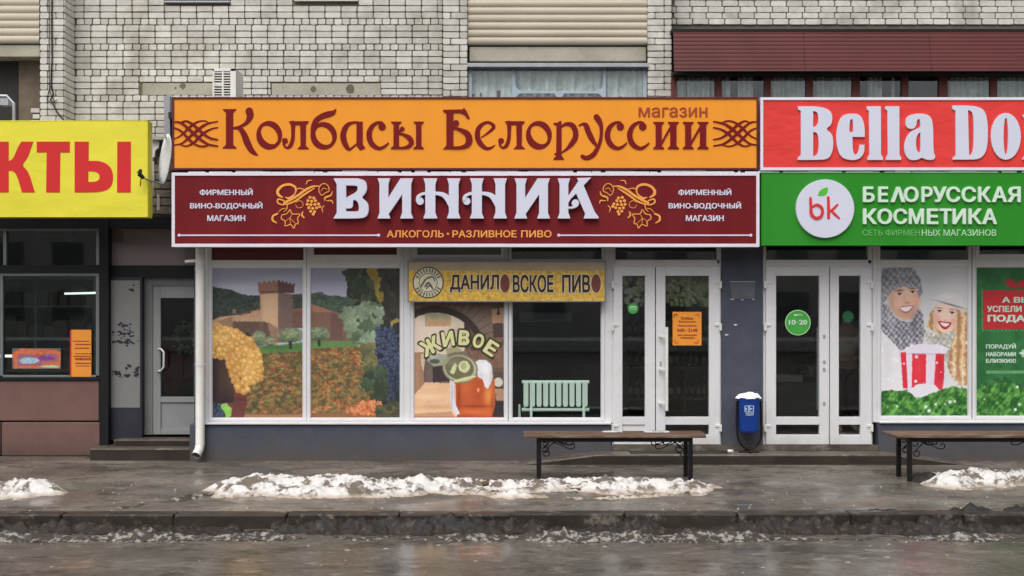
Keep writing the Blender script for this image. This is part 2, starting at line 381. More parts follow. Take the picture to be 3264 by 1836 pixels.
BR = []   # (prio, x, y, z, width, rot, material)
def row(x0, x1, z, Y, wd, phase, m, holes, pitch, prio, rot=0, y0=None):
    k0 = math.floor((x0 - phase) / pitch) - 1
    for k in range(k0, k0 + 400):
        a = phase + k * pitch; b = a + pitch
        a_, b_ = max(a, x0), min(b, x1)
        if a_ >= x1: break
        if b_ - a_ < .05: continue
        cx = (a_ + b_) / 2; hit = False
        for h in holes:
            if h[0] < b_ - .005 and h[1] > a_ + .005 and h[2] < z + .03 and h[3] > z - .03:
                if a_ < h[0] and h[0] - a_ > .05: b_ = h[0]
                elif b_ > h[1] and b_ - h[1] > .05: a_ = h[1]
                else: hit = True
        if hit: continue
        wd_ = b_ - a_ - .0105; cx = (a_ + b_) / 2
        if wd_ < .04: continue
        BR.append((prio - (.5 if wd_ < .18 else 0), cx, Y, z, round(wd_ / .02) * .02 if abs(wd_ - wd) > .012 else round(wd, 3), rot, m))
def hole(f0, f1, g0, g1): return (PX(f0, WY), PX(f1, WY), PZ(g1, WY), PZ(g0, WY))
H_main = [hole(527, 735, -60, 12), hole(940, 1142, -60, 6), hole(452, 772, 264, 304), hole(865, 1215, 266, 304)]
for j in range(-4, 22):
    z = PZ(69.4 + 20.33 * j, WY); fy = 69.4 + 20.33 * j; head = j % 4 == 0
    x1 = PX(560 if fy > 330 else 1411, WY)
    if fy > 440: break
    if head: row(PX(239, WY), x1, z, WY, .113, PX(244, WY), M_brick, H_main, .1275, 8)
    else: row(PX(239, WY), x1, z, WY, .240, PX(268.3 if j < 0 else 290.2, WY), M_brick, H_main, .2545, 6 if fy > -12 else 0)
for j in range(-4, 2):
    z = PZ(60 + 19.3 * j, WY) + .048
    row(PX(2142, WY), PX(3480, WY), z, WY, .240, PX([2148, 2180, 2148, 2155, 2148, 2156][j + 4], WY), M_brick, [], .2545, 6)
def pillar(f0, f1, side=0):
    x0, x1 = PX(f0, PY), PX(f1, PY); mb = MB(); mb.box(x0 + .008, x1 - .008, PY + .012, WY + .013, 2.9, 7.6); mb.build('pillar', M_mortar, bld)
    wd = x1 - x0; j = 0; z = PZ(9, PY) + .4
    while z > PZ(390 if f0 < 300 else 320, PY):
        ph = x0 - (.0 if j % 4 else .13 if f0 > 300 else .13)
        a = [(.255, .12), (.255, .12), (.12, .255), (.255, .12)][j % 4] if f0 > 300 else [(.125, .25), (.125, .25), (.255, .12), (.125, .25)][j % 4]
        sc_ = wd / sum(a); x = x0
        for q in a:
            q *= sc_; BR.append((5, x + q / 2, PY, z, round(q - .011, 3), 0, M_brickw)); x += q
        if side: BR.append((4, x1, PY + .2, z, .37, 1, M_brickw))
        z -= .1; j += 1
pillar(127, 204, 1); pillar(1411, 1491); pillar(2063, 2142)
# near band of broken brickwork beside the dish is appended by the grocery shop below
BR.sort(key=lambda b: (-b[0], b[3]))
def place_bricks(lst, parent, limit=300, yo=0):
    rest = MB(); cnt = 0
    meshes = {}
    for (pr, x, y, z, wd, rot, m) in lst:
        wd = round(wd, 2) if wd not in (.24, .113, .37) else wd
        vs = bvar(wd); vi = random.randrange(5)
        jx, jz, jy = random.uniform(-.002, .002), random.uniform(-.002, .002), random.uniform(-.003, .003)
        if cnt < limit and pr > 0:
            key = (wd, vi, m.name)
            if key not in meshes:
                me = bpy.data.meshes.new('brick'); me.from_pydata(vs[vi].v, [], vs[vi].f); me.materials.append(m); meshes[key] = me
            o = bpy.data.objects.new('brick', meshes[key]); COL.objects.link(o); o.parent = parent
            o.location = Vector((x + jx, y + jy, z + jz)) - org(parent)
            if rot: o.rotation_euler.z = math.pi / 2
            cnt += 1
        else:
            n = len(rest.v)
            for v in vs[vi].v:
                if rot: v = (-v[1], v[0], v[2])
                rest.v.append((v[0] + x + jx, v[1] + y + jy, v[2] + z + jz))
            rest.f += [tuple(i + n for i in f) for f in vs[vi].f]
    if rest.v: tag(rest.build('brick', M_brick if parent == bld else M_brick, parent), kind='stuff')
place_bricks(BR, bld, 298)
def Fb(name, m, parent, rects, Y, d, bevel=0):
    mb = MB()
    for r in rects: mb.fbox(*r, Y, d)
    return mb.build(name, m, parent, bevel=bevel)
def lintel(f0, f1, g0, g1, spots):
    mb = MB(); mb.fbox(f0, g0, f1, g1, WY - .012, .06); o = mb.build('lintel', M_conc, bld, bevel=.006)
    for x, y, r in spots:
        s = MB()
        q = [(PX(x, WY) + r * (1 + .3 * random.random()) * math.cos(k * .6), PZ(y, WY) + r * (1 + .3 * random.random()) * math.sin(k * .6)) for k in range(10)]
        s.prism(q, WY - .016, WY - .011); s.build('chipped_patch', M_mortar, o)

lintel(454, 770, 265, 303, [(583, 274, .04), (560, 281, .015)]); lintel(866, 1213, 266, 304, [(1000, 284, .04), (1117, 284, .06)])
# lower edges of two first-floor windows
for f0, f1, g0, c in ((527, 735, 10, M_steel), (940, 1142, 5, M_white)):
    wf = MB(); wf.box(PX(f0, WY), PX(f1, WY), WY - .05, WY + .1, PZ(g0, WY), PZ(g0 - 5, WY)); sill = wf.build('window_sill', c, bld)
    wf = MB()
    for a in (f0 + 2, (f0 + f1) / 2 - 4, f1 - 10): wf.fbox(a, -90, a + 8, g0 - 6, WY + .02, .06)
    wf.fbox(f0 + 2, g0 - 14, f1 - 2, g0 - 6, WY + .015, .07); wf.build('window', M_pvc2 if f0 < 900 else M_pvc, bld)
    wf = MB(); wf.fbox(f0, -90, f1, g0 - 6, WY - .002, .006); wf.v = [(a, b + .05, c_) for a, b, c_ in wf.v]; wf.build('pane', G_clear, bld)
    wf = MB(); wf.fbox(f0, -90, f1, g0, WY + .006, .004); wf.build('window_recess', M_dark, bld)
# corrugated cream balcony fronts
def corr(name, f0, f1, g0, g1, pitch, phase, m, Y, amp=.03, parent=bld, tilt=0., sub=10):
    x0, x1 = PX(f0, Y), PX(f1, Y); za, zb = PZ(g0, Y), PZ(g1, Y); n = int((za - zb) / pitch * sub); mb = MB()
    for i in range(n + 1):
        z = zb + (za - zb) * i / n; t = ((z - phase) / pitch) % 1
        y = Y - tilt * (1 - i / n) - amp * (abs(math.sin(math.pi * t)) ** .6)
        mb.v += [(x0, y, z), (x1, y, z)]
    k = len(mb.v); mb.v += [(a, b + amp + .02, c) for a, b, c in mb.v]
    for i in range(n): a = 2 * i; mb.f.append((a, a + 1, a + 3, a + 2)); mb.f.append((k + a, k + a + 2, k + a + 3, k + a + 1))
    mb.f += [(0, k, k + 1, 1), (2 * n, 2 * n + 1, k + 2 * n + 1, k + 2 * n)]
    for i in range(n): a = 2 * i; mb.f += [(a, a + 2, k + a + 2, k + a), (a + 1, k + a + 1, k + a + 3, a + 3)]
    return mb.build(name, m, parent)
CY = 16.66
pc = 23.8 / (FOC / CY)
corr('corrugated_panel', 1491, 2063, -90, 143, pc, PZ(143, CY), M_corr, CY)
corr('corrugated_panel', -240, 127, -90, 138, pc * 1.0, PZ(138, CY), M_corr, CY)
Fb('concrete_beam', M_conc, bld, [(1496, 149, 2060, 195)], CY + .02, .3, .01)
Fb('concrete_beam', M_conc, bld, [(-240, 143, 127, 181)], CY + .02, .3, .01)
Fb('flashing', M_steel, bld, [(1489, 201, 2068, 213)], CY - .12, .35, .004)
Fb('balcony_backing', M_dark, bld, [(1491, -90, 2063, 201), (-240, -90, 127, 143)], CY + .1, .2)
# glazed loggia with pale blue frames
lg = MB()
for a, b in ((1493, 1504), (1633, 1642), (1922, 1931), (2050, 2062)): lg.fbox(a, 214, b, 420, CY, .06)
lg.fbox(1642, 290, 1922, 298, CY + .002, .05)
for sx in (1, -1):
    cx = 1782; 
    q = [(cx + sx * 140, 268), (cx + sx * 134, 282), (cx + sx * 120, 290), (cx + sx * 140, 290)]
    lg.prism([(PX(a, CY), PZ(b, CY)) for a, b in q], CY + .004, CY + .04)
    q = [(cx + sx * 140, 312), (cx + sx * 128, 300), (cx + sx * 118, 298), (cx + sx * 140, 298)]
    lg.prism([(PX(a, CY), PZ(b, CY)) for a, b in q], CY + .004, CY + .04)
lg.prism([(PX(a, CY), PZ(b, CY)) for a, b in ((1765, 298), (1800, 298), (1790, 310), (1775, 310))], CY + .004, CY + .04)
lgo = lg.build('loggia_window', M_bluefr, bld)
Fb('pane', G_clear, lgo, [(1504, 216, 1633, 420), (1642, 216, 1922, 420), (1931, 216, 2050, 420)], CY + .03, .006)
mb = MB(); x0, x1 = PX(1500, CY + .15), PX(2056, CY + .15); n = 140
for i in range(n + 1):
    x = x0 + (x1 - x0) * i / n; y = CY + .085 + .02 * math.sin(i * .9) + .015 * math.sin(i * .37)
    mb.v += [(x, y, 4.6), (x, y, PZ(214, CY))]
for i in range(n): mb.f.append((2 * i, 2 * i + 2, 2 * i + 3, 2 * i + 1))
o = mb.build('curtain', M_cloth, lgo); s_ = o.modifiers.new('s', 'SOLIDIFY'); s_.thickness = .004
# black recess below the curtain's torn lower edge
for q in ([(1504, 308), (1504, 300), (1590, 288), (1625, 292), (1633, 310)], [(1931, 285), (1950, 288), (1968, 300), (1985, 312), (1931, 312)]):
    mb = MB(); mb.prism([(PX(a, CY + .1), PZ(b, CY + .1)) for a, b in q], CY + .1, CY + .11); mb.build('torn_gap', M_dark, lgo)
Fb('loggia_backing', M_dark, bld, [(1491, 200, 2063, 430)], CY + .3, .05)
# brown loggia on the right
AY = 16.35
for i, (a, b) in enumerate(((2146, 2560), (2561, 2960), (2961, 3500))):
    corr('canopy_sheet', a, b, 103, 231, .062, 0, M_brownsheet, AY, .006, bld, tilt=.10 + .004 * i, sub=8)
Fb('canopy_flashing', M_black, bld, [(2140, 92, 3500, 104)], AY + .1, .6)
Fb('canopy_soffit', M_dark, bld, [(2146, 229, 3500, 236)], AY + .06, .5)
bp_ = MB()
for a, w_ in ((2148, 18), (2290, 21), (2447, 21), (2581, 22), (2729, 24), (2885, 22), (3007, 28), (3168, 22), (3320, 22), (3460, 22)): bp_.fbox(a - w_ / 2, 231, a + w_ / 2, 430, AY + .22, .07)
bp_.fbox(2140, 233, 3500, 242, AY + .21, .05)
bpo = bp_.build('loggia_window', M_brownpost, bld)
Fb('pane', G_clear, bpo, [(2150, 236, 3500, 430)], AY + .25, .006)
for a, b, dens in ((2160, 2275, .5), (2305, 2436, .6), (2459, 2568, .9), (2595, 2715, .8), (2742, 2872, .4), (3022, 3155, 1), (3180, 3310, .9)):
    mb = MB(); n = 70; YY = AY + .31; ph = random.random() * 6
    for i in range(n + 1):
        x = PX(a + (b - a) * i / n, YY); y = YY + .035 * math.sin(i * .62 + ph) + .02 * math.sin(i * .23 + ph)
        mb.v += [(x, y, 4.4), (x, y, PZ(240, YY))]
    for i in range(n):
        if vnoise(np.array([i * .25 + ph * 9]), np.array([1.5]))[0] < dens: mb.f.append((2 * i, 2 * i + 2, 2 * i + 3, 2 * i + 1))
    o = mb.build('curtain', M_cloth, bpo); s_ = o.modifiers.new('s', 'SOLIDIFY'); s_.thickness = .004
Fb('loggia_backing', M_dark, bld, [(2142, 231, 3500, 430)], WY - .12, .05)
# open balcony on the far left: dark recess with a brick side and a steel bracket
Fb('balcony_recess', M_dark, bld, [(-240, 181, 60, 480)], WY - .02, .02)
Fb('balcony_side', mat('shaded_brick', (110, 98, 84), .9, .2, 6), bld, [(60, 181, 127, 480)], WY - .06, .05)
mb = MB()
for i in range(4):
    y = 345 + i * 19; mb.fbox(98 + (i % 2) * 6, y, 126, y + 14, WY - .085, .03)
mb.build('brick_stub', M_brick, bld, bevel=.005)
mb = MB(); YY = 15.9
mb.tube([(PX(-40, YY), YY, PZ(305, YY)), (PX(22, YY), YY, PZ(306, YY)), (PX(44, YY), YY, PZ(330, YY)), (PX(46, YY), YY, 3.9)], .022); mb.fbox(0, 312, 26, 335, YY, .12)
tag(mb.build('railing_bracket', M_steel), 'bent galvanised steel bracket standing on the roof above the yellow sign', 'bracket')
# cable on the left pillar
mb = MB(); YY = PY - .03; pts = [(166, -60), (165, 60), (166, 180), (163, 270), (170, 300), (160, 318), (172, 335), (180, 355), (205, 385), (225, 410)]
mb.tube([(PX(a, YY), YY + .0, PZ(b, YY)) for a, b in pts], .011, 6)
mb.tube([(PX(a, YY), YY, PZ(b, YY)) for a, b in [(155, -60), (157, 60), (156, 200), (158, 290), (176, 330)]], .006, 6)
mb.tube([(PX(a, YY), YY, PZ(b, YY)) for a, b in [(163, 270), (153, 300), (150, 318), (163, 328), (182, 318)]], .007, 6)
tag(mb.build('cable', M_rubber), 'black cables running down the left brick pillar to the yellow sign', 'cable')

# ------------------------------------------------------------------ air conditioner and satellite dish
YY = 16.2
ac = thing('air_conditioner', 'white slatted air conditioner unit on the brick wall above the orange sign', 'air conditioner', (PX(715, YY), YY + .2, PZ(308, YY)))
ac_m = MB(); ac_m.fbox(677, 218, 683, 330, YY, .03); ac_m.fbox(734, 218, 752, 330, YY, .03); ac_m.fbox(677, 218, 752, 227, YY, .03); ac_m.fbox(707, 227, 713, 330, YY + .004, .026)
ac_m.fbox(677, 218, 752, 222, YY + .03, .4); ac_m.box(PX(748, YY), PX(752, YY), YY + .03, YY + .45, PZ(330, YY), PZ(218, YY)); ac_m.box(PX(677, YY), PX(680, YY), YY + .03, YY + .45, PZ(330, YY), PZ(218, YY))
ac_m.build('casing', M_white, ac, bevel=.004)
Fb('coil', M_dark, ac, [(680, 224, 748, 330)], YY + .06, .02)
for i in range(12):
    y = 230 + i * 8.3; mb = MB(); h_ = 3.2 if i != 4 else 7
    mb.fbox(683, y, 707, y + h_, YY + .008, .03); mb.fbox(713, y, 734, y + 3.2, YY + .008, .03); mb.build('slat', M_white, ac)
YY = 12.9
ds = thing('satellite_dish', 'white satellite dish seen edge-on beside the left end of the orange sign', 'satellite dish', (PX(545, YY), YY + .2, PZ(600, YY)))
mb = MB(); cx, cz = PX(543, YY), PZ(512, YY); R = .30; nr, ns = 5, 24; ax = Vector((-.86, -.50, .10)).normalized(); up = Vector((0, 0, 1)); sd = ax.cross(up).normalized(); up = sd.cross(ax).normalized(); C0 = Vector((cx, YY + .02, cz))
for side in (0, .006):
    for i in range(nr + 1):
        for k in range(ns):
            r = R * i / nr; t = 2 * math.pi * k / ns; p = C0 + sd * (r * math.cos(t)) + up * (r * math.sin(t) * 1.05) + ax * ((r / R) ** 2 * .075 - side); mb.v.append(tuple(p))
m_ = (nr + 1) * ns
for i in range(nr):
    for k in range(ns):
        a = i * ns + k; b = i * ns + (k + 1) % ns; mb.f.append((a, b, b + ns, a + ns)); mb.f.append((m_ + a, m_ + a + ns, m_ + b + ns, m_ + b))
for k in range(ns): a = nr * ns + k; b = nr * ns + (k + 1) % ns; mb.f.append((a, b, m_ + b, m_ + a))
mb.build('reflector', mat('dish_white', (236, 236, 232), .5, .05), ds, smooth=True)
bt = C0 - up * R * 1.0 + ax * .07; tip = Vector((PX(458, 12.36), 12.36, PZ(568, 12.36)))
mb = MB(); mb.tube([bt - ax * .02, tip], .010); mb.build('feed_arm', M_steel, ds)
mb = MB(); mb.tube([tip, tip + Vector((-.05, -.01, .05))], [.02, .028]); mb.tube([tip + Vector((-.05, -.01, .05)), tip + Vector((-.03, 0, .10))], [.028, .018]); mb.tube([tip + Vector((-.03, 0, .0)), tip + Vector((-.04, 0, -.09))], .006)
mb.build('receiver', M_iron, ds)
mb = MB(); mb.tube([C0 - ax * .01, C0 + Vector((.10, .2, -.05)), C0 + Vector((.10, .38, -.05))], .018); mb.build('mount', M_steel, ds)
# ------------------------------------------------------------------ wine shop (middle) and cosmetics shop (right)
FY = 13.0
def room(parent, f0, f1, y0, y1, z0, z1, name='interior'):
    x0, x1 = PX(f0, FY), PX(f1, FY); t = .06; mb = MB()
    mb.box(x0 - t, x1 + t, y1, y1 + t, z0 - t, z1 + t); mb.box(x0 - t, x0, y0, y1, z0, z1); mb.box(x1, x1 + t, y0, y1, z0, z1); mb.box(x0, x1, y0, y1, z1, z1 + t)
    mb.build(name + '_wall', M_room, parent); mb = MB(); mb.box(x0, x1, y0, y1, z0 - t, z0); mb.build(name + '_floor', M_floor, parent)
wine = thing('shop_building', 'single-storey wine shop with white framed windows over a blue-grey base, under the orange sign', 'shop', (PX(1480, FY), FY, 0))
cosm = thing('shop_building', 'cosmetics shop with white double doors and posters in its windows, under the green sign', 'shop', (PX(2900, FY), FY, 0))
# base walls, fascia, roof
def extr(name, m, parent, rects, y0, y1, bevel=0):
    mb = MB()
    for (fx0, fx1, z0, z1) in rects: mb.box(PX(fx0, FY), PX(fx1, FY), y0, y1, z0, z1)
    return mb.build(name, m, parent, bevel=bevel)
zb = PZ(1351, FY)
extr('base_wall', M_blue, wine, [(609, 1946, -.05, zb)], FY - .06, FY + .12, .006)
extr('pillar', M_blue, wine, [(2300, 2430, -.05, PZ(770, FY))], FY - .03, FY + .3)
extr('base_wall', M_blue, cosm, [(2795, 3600, -.05, PZ(1347, FY))], FY - .06, FY + .12, .006)
extr('side_wall', M_blue, wine, [(610, 622, -.05, 4.1)], FY + .121, 17)
extr('fascia', M_dark, wine, [(552, 2424, PZ(776, FY), 4.12)], FY - .02, FY + .1)
extr('fascia', M_dark, cosm, [(2425, 3600, PZ(776, FY), 4.12)], FY - .021, FY + .101)
extr('roof', M_kerb, wine, [(545, 2424, 4.122, 4.2)], FY - .1, 16.9); extr('roof', M_kerb, cosm, [(2425, 3600, 4.122, 4.2)], FY - .1, 16.9)
extr('corner_trim', M_trim, wine, [(527, 546, 3.9, PZ(308, FY))], FY - .05, FY + .1)
extr('window_ledge', M_pvc, wine, [(652, 1946, zb + .001, zb + .022)], FY - .09, FY - .001, .004)
extr('window_ledge', M_pvc, cosm, [(2797, 3600, PZ(1347, FY) + .001, PZ(1347, FY) + .02)], FY - .09, FY - .001, .004)
def window(parent, x0, x1, y0, y1, fw=7, tr=None, trfill=None, name='window', fwl=None, pane=True, glassm=None, opening=False):
    """frame opening x0..x1,y0..y1 of the glass (photograph px), white frame fw wide, transom glass tr=(ya,yb)"""
    mb = MB(); T = .07
    yt = tr[0] if tr else y0
    mb.fbox(x0 - fw, y0 - 8, x0, y1 + 8, FY, T); mb.fbox(x1, y0 - 8, x1 + fw, y1 + 8, FY, T)
    mb.fbox(x0, y0 - 8, x1, y0, FY, T); mb.fbox(x0, y1, x1, y1 + 8, FY, T)
    # glazing bead step
    b = 3
    mb.fbox(x0, y0, x0 + b, y1, FY + .02, .04); mb.fbox(x1 - b, y0, x1, y1, FY + .02, .04); mb.fbox(x0 + b, y1 - b, x1 - b, y1, FY + .02, .04); mb.fbox(x0 + b, y0, x1 - b, y0 + b, FY + .02, .04)
    w = mb.build(name, M_pvc, parent, bevel=.003)
    if pane: Fb('pane', glassm or G_clear, w, [(x0, y0, x1, y1)], FY + .035, .006)
    if tr:
        mb = MB(); mb.fbox(x0 - fw, tr[0] - 10, x0, y0 - 8, FY + .001, T); mb.fbox(x1, tr[0] - 10, x1 + fw, y0 - 8, FY + .001, T); mb.fbox(x0, tr[1], x1, y0 - 8, FY + .001, T); mb.fbox(x0, tr[0] - 10, x1, tr[0], FY + .001, T)
        if opening: mb.fbox(x0, tr[0], x0 + 12, tr[1], FY - .012, .05); mb.fbox(x1 - 12, tr[0], x1, tr[1], FY - .012, .05); mb.fbox(x0 + 12, tr[1] - 10, x1 - 12, tr[1], FY - .012, .05)
        t = mb.build('transom', M_pvc, parent, bevel=.003)
        Fb('pane', trfill or G_clear, t, [(x0, tr[0], x1, tr[1])], FY + .03, .006)
    return w
M_maroonfilm = mat('maroon_film', (96, 34, 36), .3, .05); M_greyfilm = mat('grey_panel', (128, 126, 122), .4, .06); M_darkfilm = mat('dark_green_film', (58, 66, 60), .25, .1)
window(wine, 674, 967, 852, 1334, 10, (760, 829), M_maroonfilm)
window(wine, 988, 1277, 852, 1334, 10, (760, 822), M_maroonfilm, opening=True)
window(wine, 1318, 1609, 852, 1334, 10, (760, 822), M_greyfilm, opening=True)
window(wine, 1631, 1918, 852, 1334, 10, (760, 826))
mb = MB(); mb.fbox(654, 760, 663.5, 1350, FY + .002, .1); mb.fbox(1287.5, 760, 1307.5, 1343, FY + .003, .06); mb.fbox(1928.5, 760, 1951, 1348, FY + .003, .08)
mb.fbox(663, 1342.5, 1947, 1351, FY + .004, .1); mb.build('mullion', M_pvc, wine, bevel=.003)
window(cosm, 2806, 3087, 850, 1328, 10, (760, 828)); window(cosm, 3110, 3400, 850, 1328, 10, (760, 820), opening=True)
mb = MB(); mb.fbox(2782, 760, 2795.5, 1346, FY + .003, .08); mb.fbox(2795, 1336.5, 3600, 1346.5, FY + .004, .1); mb.fbox(3410, 760, 3600, 1336, FY + .003, .08); mb.build('mullion', M_pvc, cosm, bevel=.003)
# doors
def leaf(parent, f, lows, side, glass, hinges_x, panel=None):
    """f=(x0,x1) leaf extents; glass=(gx0,gx1) ; lows = lower light (y0,y1) or None"""
    x0, x1 = f; g0, g1 = glass; mb = MB(); T = .06; Y = FY - .03
    mb.fbox(x0, 851, g0, 1417, Y, T); mb.fbox(g1, 851, x1, 1417, Y, T); mb.fbox(g0, 851, g1, 879, Y, T); mb.fbox(g0, 1386, g1, 1417, Y, T)
    mb.fbox(g0, 1329, g1, 1354, Y, T)
    if panel: mb.fbox(g0, 1354, g1, 1386, Y + .015, .03)
    d = mb.build('door', M_pvc, parent, bevel=.004)
    r = [(g0, 879, g1, 1329)] + ([] if panel else [(g0, 1354, g1, 1386)])
    Fb('pane', G_clear, d, r, Y + .03, .006)
    for hy in (901, 1036, 1358):
        hb = MB(); hb.fbox(hinges_x - 4, hy - 5, hinges_x + 4, hy + 18, Y - .025, .025); hb.fbox(min(hinges_x, hinges_x + side * 17), hy - 4, max(hinges_x, hinges_x + side * 17), hy + 3, Y - .014, .014); hb.build('hinge', M_white, d, bevel=.002)
    return d
def dframe(parent, x0, x1, g0, g1, tr):
    mb = MB(); mb.fbox(x0, 840, g0, 1420, FY + .003, .08); mb.fbox(g1, 840, x1, 1420, FY + .003, .08); mb.fbox(g0, 828, g1, 851, FY + .003, .08); mb.fbox(x0, 760, x0 + 10, 840, FY + .003, .08); mb.fbox(x1 - 14, 760, x1, 840, FY + .003, .08); mb.fbox(x0 + 10, 828, g0, 840, FY + .003, .08); mb.fbox(g1, 828, x1 - 14, 840, FY + .003, .08)
    o = mb.build('door_frame', M_pvc, parent, bevel=.003); Fb('pane', G_clear, o, [(x0 + 10, tr[0], x1 - 14, tr[1])], FY + .04, .006)
dframe(wine, 1951.5, 2299, 1957, 2294, (760, 828)); dframe(cosm, 2432, 2781, 2440, 2778, (760, 828))
d1 = leaf(wine, (1956, 2088), None, 1, (1984, 2056), 1953, panel=True)
d2 = leaf(wine, (2091, 2295), None, -1, (2121, 2260), 2297)
d3 = leaf(cosm, (2442, 2643), None, 1, (2474, 2612), 2440)
d4 = leaf(cosm, (2646, 2778), None, -1, (2674, 2743), 2780)
hb = MB(); hb.fbox(2121, 1043, 2130, 1310, FY - .10, .02)
for y in (1071, 1177, 1285): hb.fbox(2102, y - 3, 2122, y + 4, FY - .095, .012); hb.fbox(2102, y - 3, 2108, y + 4, FY - .085, .055)
hb.build('handle', M_white, d2, bevel=.003)
hb = MB(); hb.fbox(2103, 1152, 2109, 1166, FY - .04, .01); hb.build('lock', M_steel, d2)
hb = MB(); hb.fbox(2604, 1043, 2611, 1306, FY + .04, .02); hb.build('handle', M_pvc2, d3, bevel=.003)
for y in (1071, 1153, 1177, 1285): hb = MB(); hb.fbox(2624, y - 4, 2631, y + 5, FY - .04, .01); hb.build('lock', M_steel, d3)
# thresholds and landing
M_riser = mat('dark_wet_riser', (52, 45, 40), .5, .3, 3, spec=.3)
M_land = wet_mat('wet_concrete_step', (84, 76, 68), (104, 96, 86), (.6, 1, 1), .2, .5, .3, 1.5, 14)
st = MB(); st.box(PX(1946, FY), PX(2800, FY), FY - .05, FY + .2, .121, PZ(1418, FY)); tag(st.build('threshold', M_land), 'dark wet concrete threshold strip beneath both pairs of white doors', 'threshold')
LYf = 12.6; st = MB(); x0, x1 = PX(1905, LYf), PX(2850, LYf); xa, xb = PX(1655, LYf), PX(3080, LYf)
st.prism([(xa, -.02), (xa, .006), (x0, .118), (x1, .118), (xb, .006), (xb, -.02)], LYf, FY - .062)
st.box(PX(1946, FY) + .0, PX(2796, FY), FY - .0621, FY + .2, 0, .117)
ld = tag(st.build('entrance_landing', M_land, bevel=.012), 'low wet concrete landing with sloping ramp ends in front of the shop doors', 'landing')
st = MB(); st.prism([(xa + .1, -.02), (xa + .1, .003), (x0, .102), (x1, .102), (xb - .1, .003), (xb - .1, -.02)], LYf - .004, LYf + .01); st.build('riser', M_riser, ld)
# rubber mat on landing
mb = MB(); mb.box(PX(2010, 12.7), PX(2330, 12.7), 12.70, 12.90, .1185, .126); tag(mb.build('door_mat', M_rubber), 'thin dark mat lying on the landing in front of the wine shop door', 'mat')
# rooms
zf = PZ(1418, FY)
room(wine, 1626, 2424, FY + .12, 16.4, zf, 3.3); room(cosm, 2432, 3590, FY + .12, 16.4, zf, 3.3)
extr('inner_partition', M_room, wine, [(660, 1612, zf - .1, 3.3)], FY + .13, FY + .17)
# downpipe
dp = thing('downpipe', 'white plastic downpipe at the left corner of the wine shop', 'downpipe', (PX(638, 12.88), 12.88, 0))
mb = MB(); YY = 12.87; xx = PX(638, YY)
mb.tube([(xx, YY, PZ(770, YY)), (xx, YY, PZ(1100, YY)), (xx, YY, PZ(1415, YY)), (xx - .004, YY - .03, PZ(1432, YY)), (xx - .02, YY - .10, PZ(1452, YY - .1))], .055, 16, cap=False)
mb.tube([(xx - .02, YY - .10, PZ(1452, YY - .1)), (xx - .004, YY - .03, PZ(1432, YY)), (xx, YY, PZ(1415, YY)), (xx, YY, PZ(1100, YY))][::1], .050, 16, cap=False)
mb.build('pipe', M_white, dp, smooth=True)
for z in (1.15, 2.3):
    mb = MB(); mb.tube([(xx, YY, z), (xx, YY, z + .03)], .06, 16); mb.build('clamp', M_pvc, dp)
mb = MB(); mb.tube([(xx - .02, YY - .104, PZ(1452, YY - .1) + .004), (xx - .022, YY - .106, PZ(1452, YY - .1))], [.045, .044], 16); mb.build('spout_opening', M_dark, dp)
mb = MB(); mb.tube([(PX(590, 13.1), 13.1, PZ(834, 13.1)), (PX(625, 13.1), 13.1, PZ(832, 13.1))], .02); tag(mb.build('pipe_stub', M_white), 'short white pipe stub under the left end of the maroon sign', 'pipe')

# ------------------------------------------------------------------ grocery shop on the left
LY = 13.3
gro = thing('shop_building', 'darker grocery shop with dusty pink base and recessed white door, under the yellow sign', 'shop', (PX(150, LY), LY, 0))
def L(name, m, rects, Y, d, parent=None, bevel=0): return Fb(name, m, parent or gro, rects, Y, d, bevel)
L('base_panel', M_pink, [(-320, 1213, 315, 1341)], LY - .04, .25, bevel=.008)
L('base_panel', M_pink, [(5, 1347, 317, 1453)], LY - .06, .25, bevel=.008)
L('base_panel', M_pink, [(-320, 1347, 1, 1453)], LY - .03, .25, bevel=.008)
L('base_joint', M_dark, [(-320, 1335, 314, 1352)], LY - .01, .2)
L('sill', M_black, [(-320, 1203, 316, 1212)], LY - .06, .2)
M_plinth = mat('dirty_plinth', (98, 84, 76), .7, .15, 5)
mb = MB(); mb.box(PX(-320, LY), PX(292, LY), LY - .16, LY - .061, -.05, .012); mb.build('plinth', M_plinth, gro)
L('pillar', M_black, [(316, 700, 345, 1462)], LY - .05, .12)
L('upper_beam', M_black, [(-320, 690, 316, 728), (345, 690, 622, 727)], LY - .03, .3)
L('transom_bar', M_black, [(-320, 845, 316, 870)], LY - .02, .1)
M_alu = mat('aged_aluminium', (118, 124, 122), .45, .1, 5, metal=.2)
fr = MB()
for r in ((-320, 728, 316, 736), (10, 736, 20, 845), (306, 736, 316, 845), (-320, 870, 316, 880), (305, 880, 316, 1203), (0, 880, 9, 1203), (-320, 1196, 316, 1203)): fr.fbox(*r, LY + .0, .06)
fro = fr.build('window_frame', M_alu, gro, bevel=.003)
L('pane', G_dark, [(9, 880, 305, 1196)], LY + .03, .006, fro); L('pane', G_dark, [(20, 736, 306, 845)], LY + .03, .006, fro); L('pane', G_dark, [(-310, 736, 10, 1196)], LY + .031, .006, fro)
DY = 13.45
L('upper_panel', mat('pinkish_grey_panel', (116, 106, 106), .7, .08, 2, dirt=(94, 86, 84), dirt_amt=.4), [(345, 700, 640, 846)], LY + .08, .08)
L('upper_patch', mat('faded_patch', (92, 86, 84), .8, .1), [(345, 735, 392, 772)], LY + .074, .005)
L('door_beam', M_black, [(345, 846, 640, 884)], LY + .07, .25)
L('side_panel', mat('dark_blue_panel', (38, 40, 50), .5, .15, 4, dirt=(58, 60, 70), dirt_amt=.4), [(340, 884, 452, 1402)], DY - .1, .1)
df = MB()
for r in ((452, 884, 487, 1386), (487, 884, 640, 912)): df.fbox(*r, DY, .08)
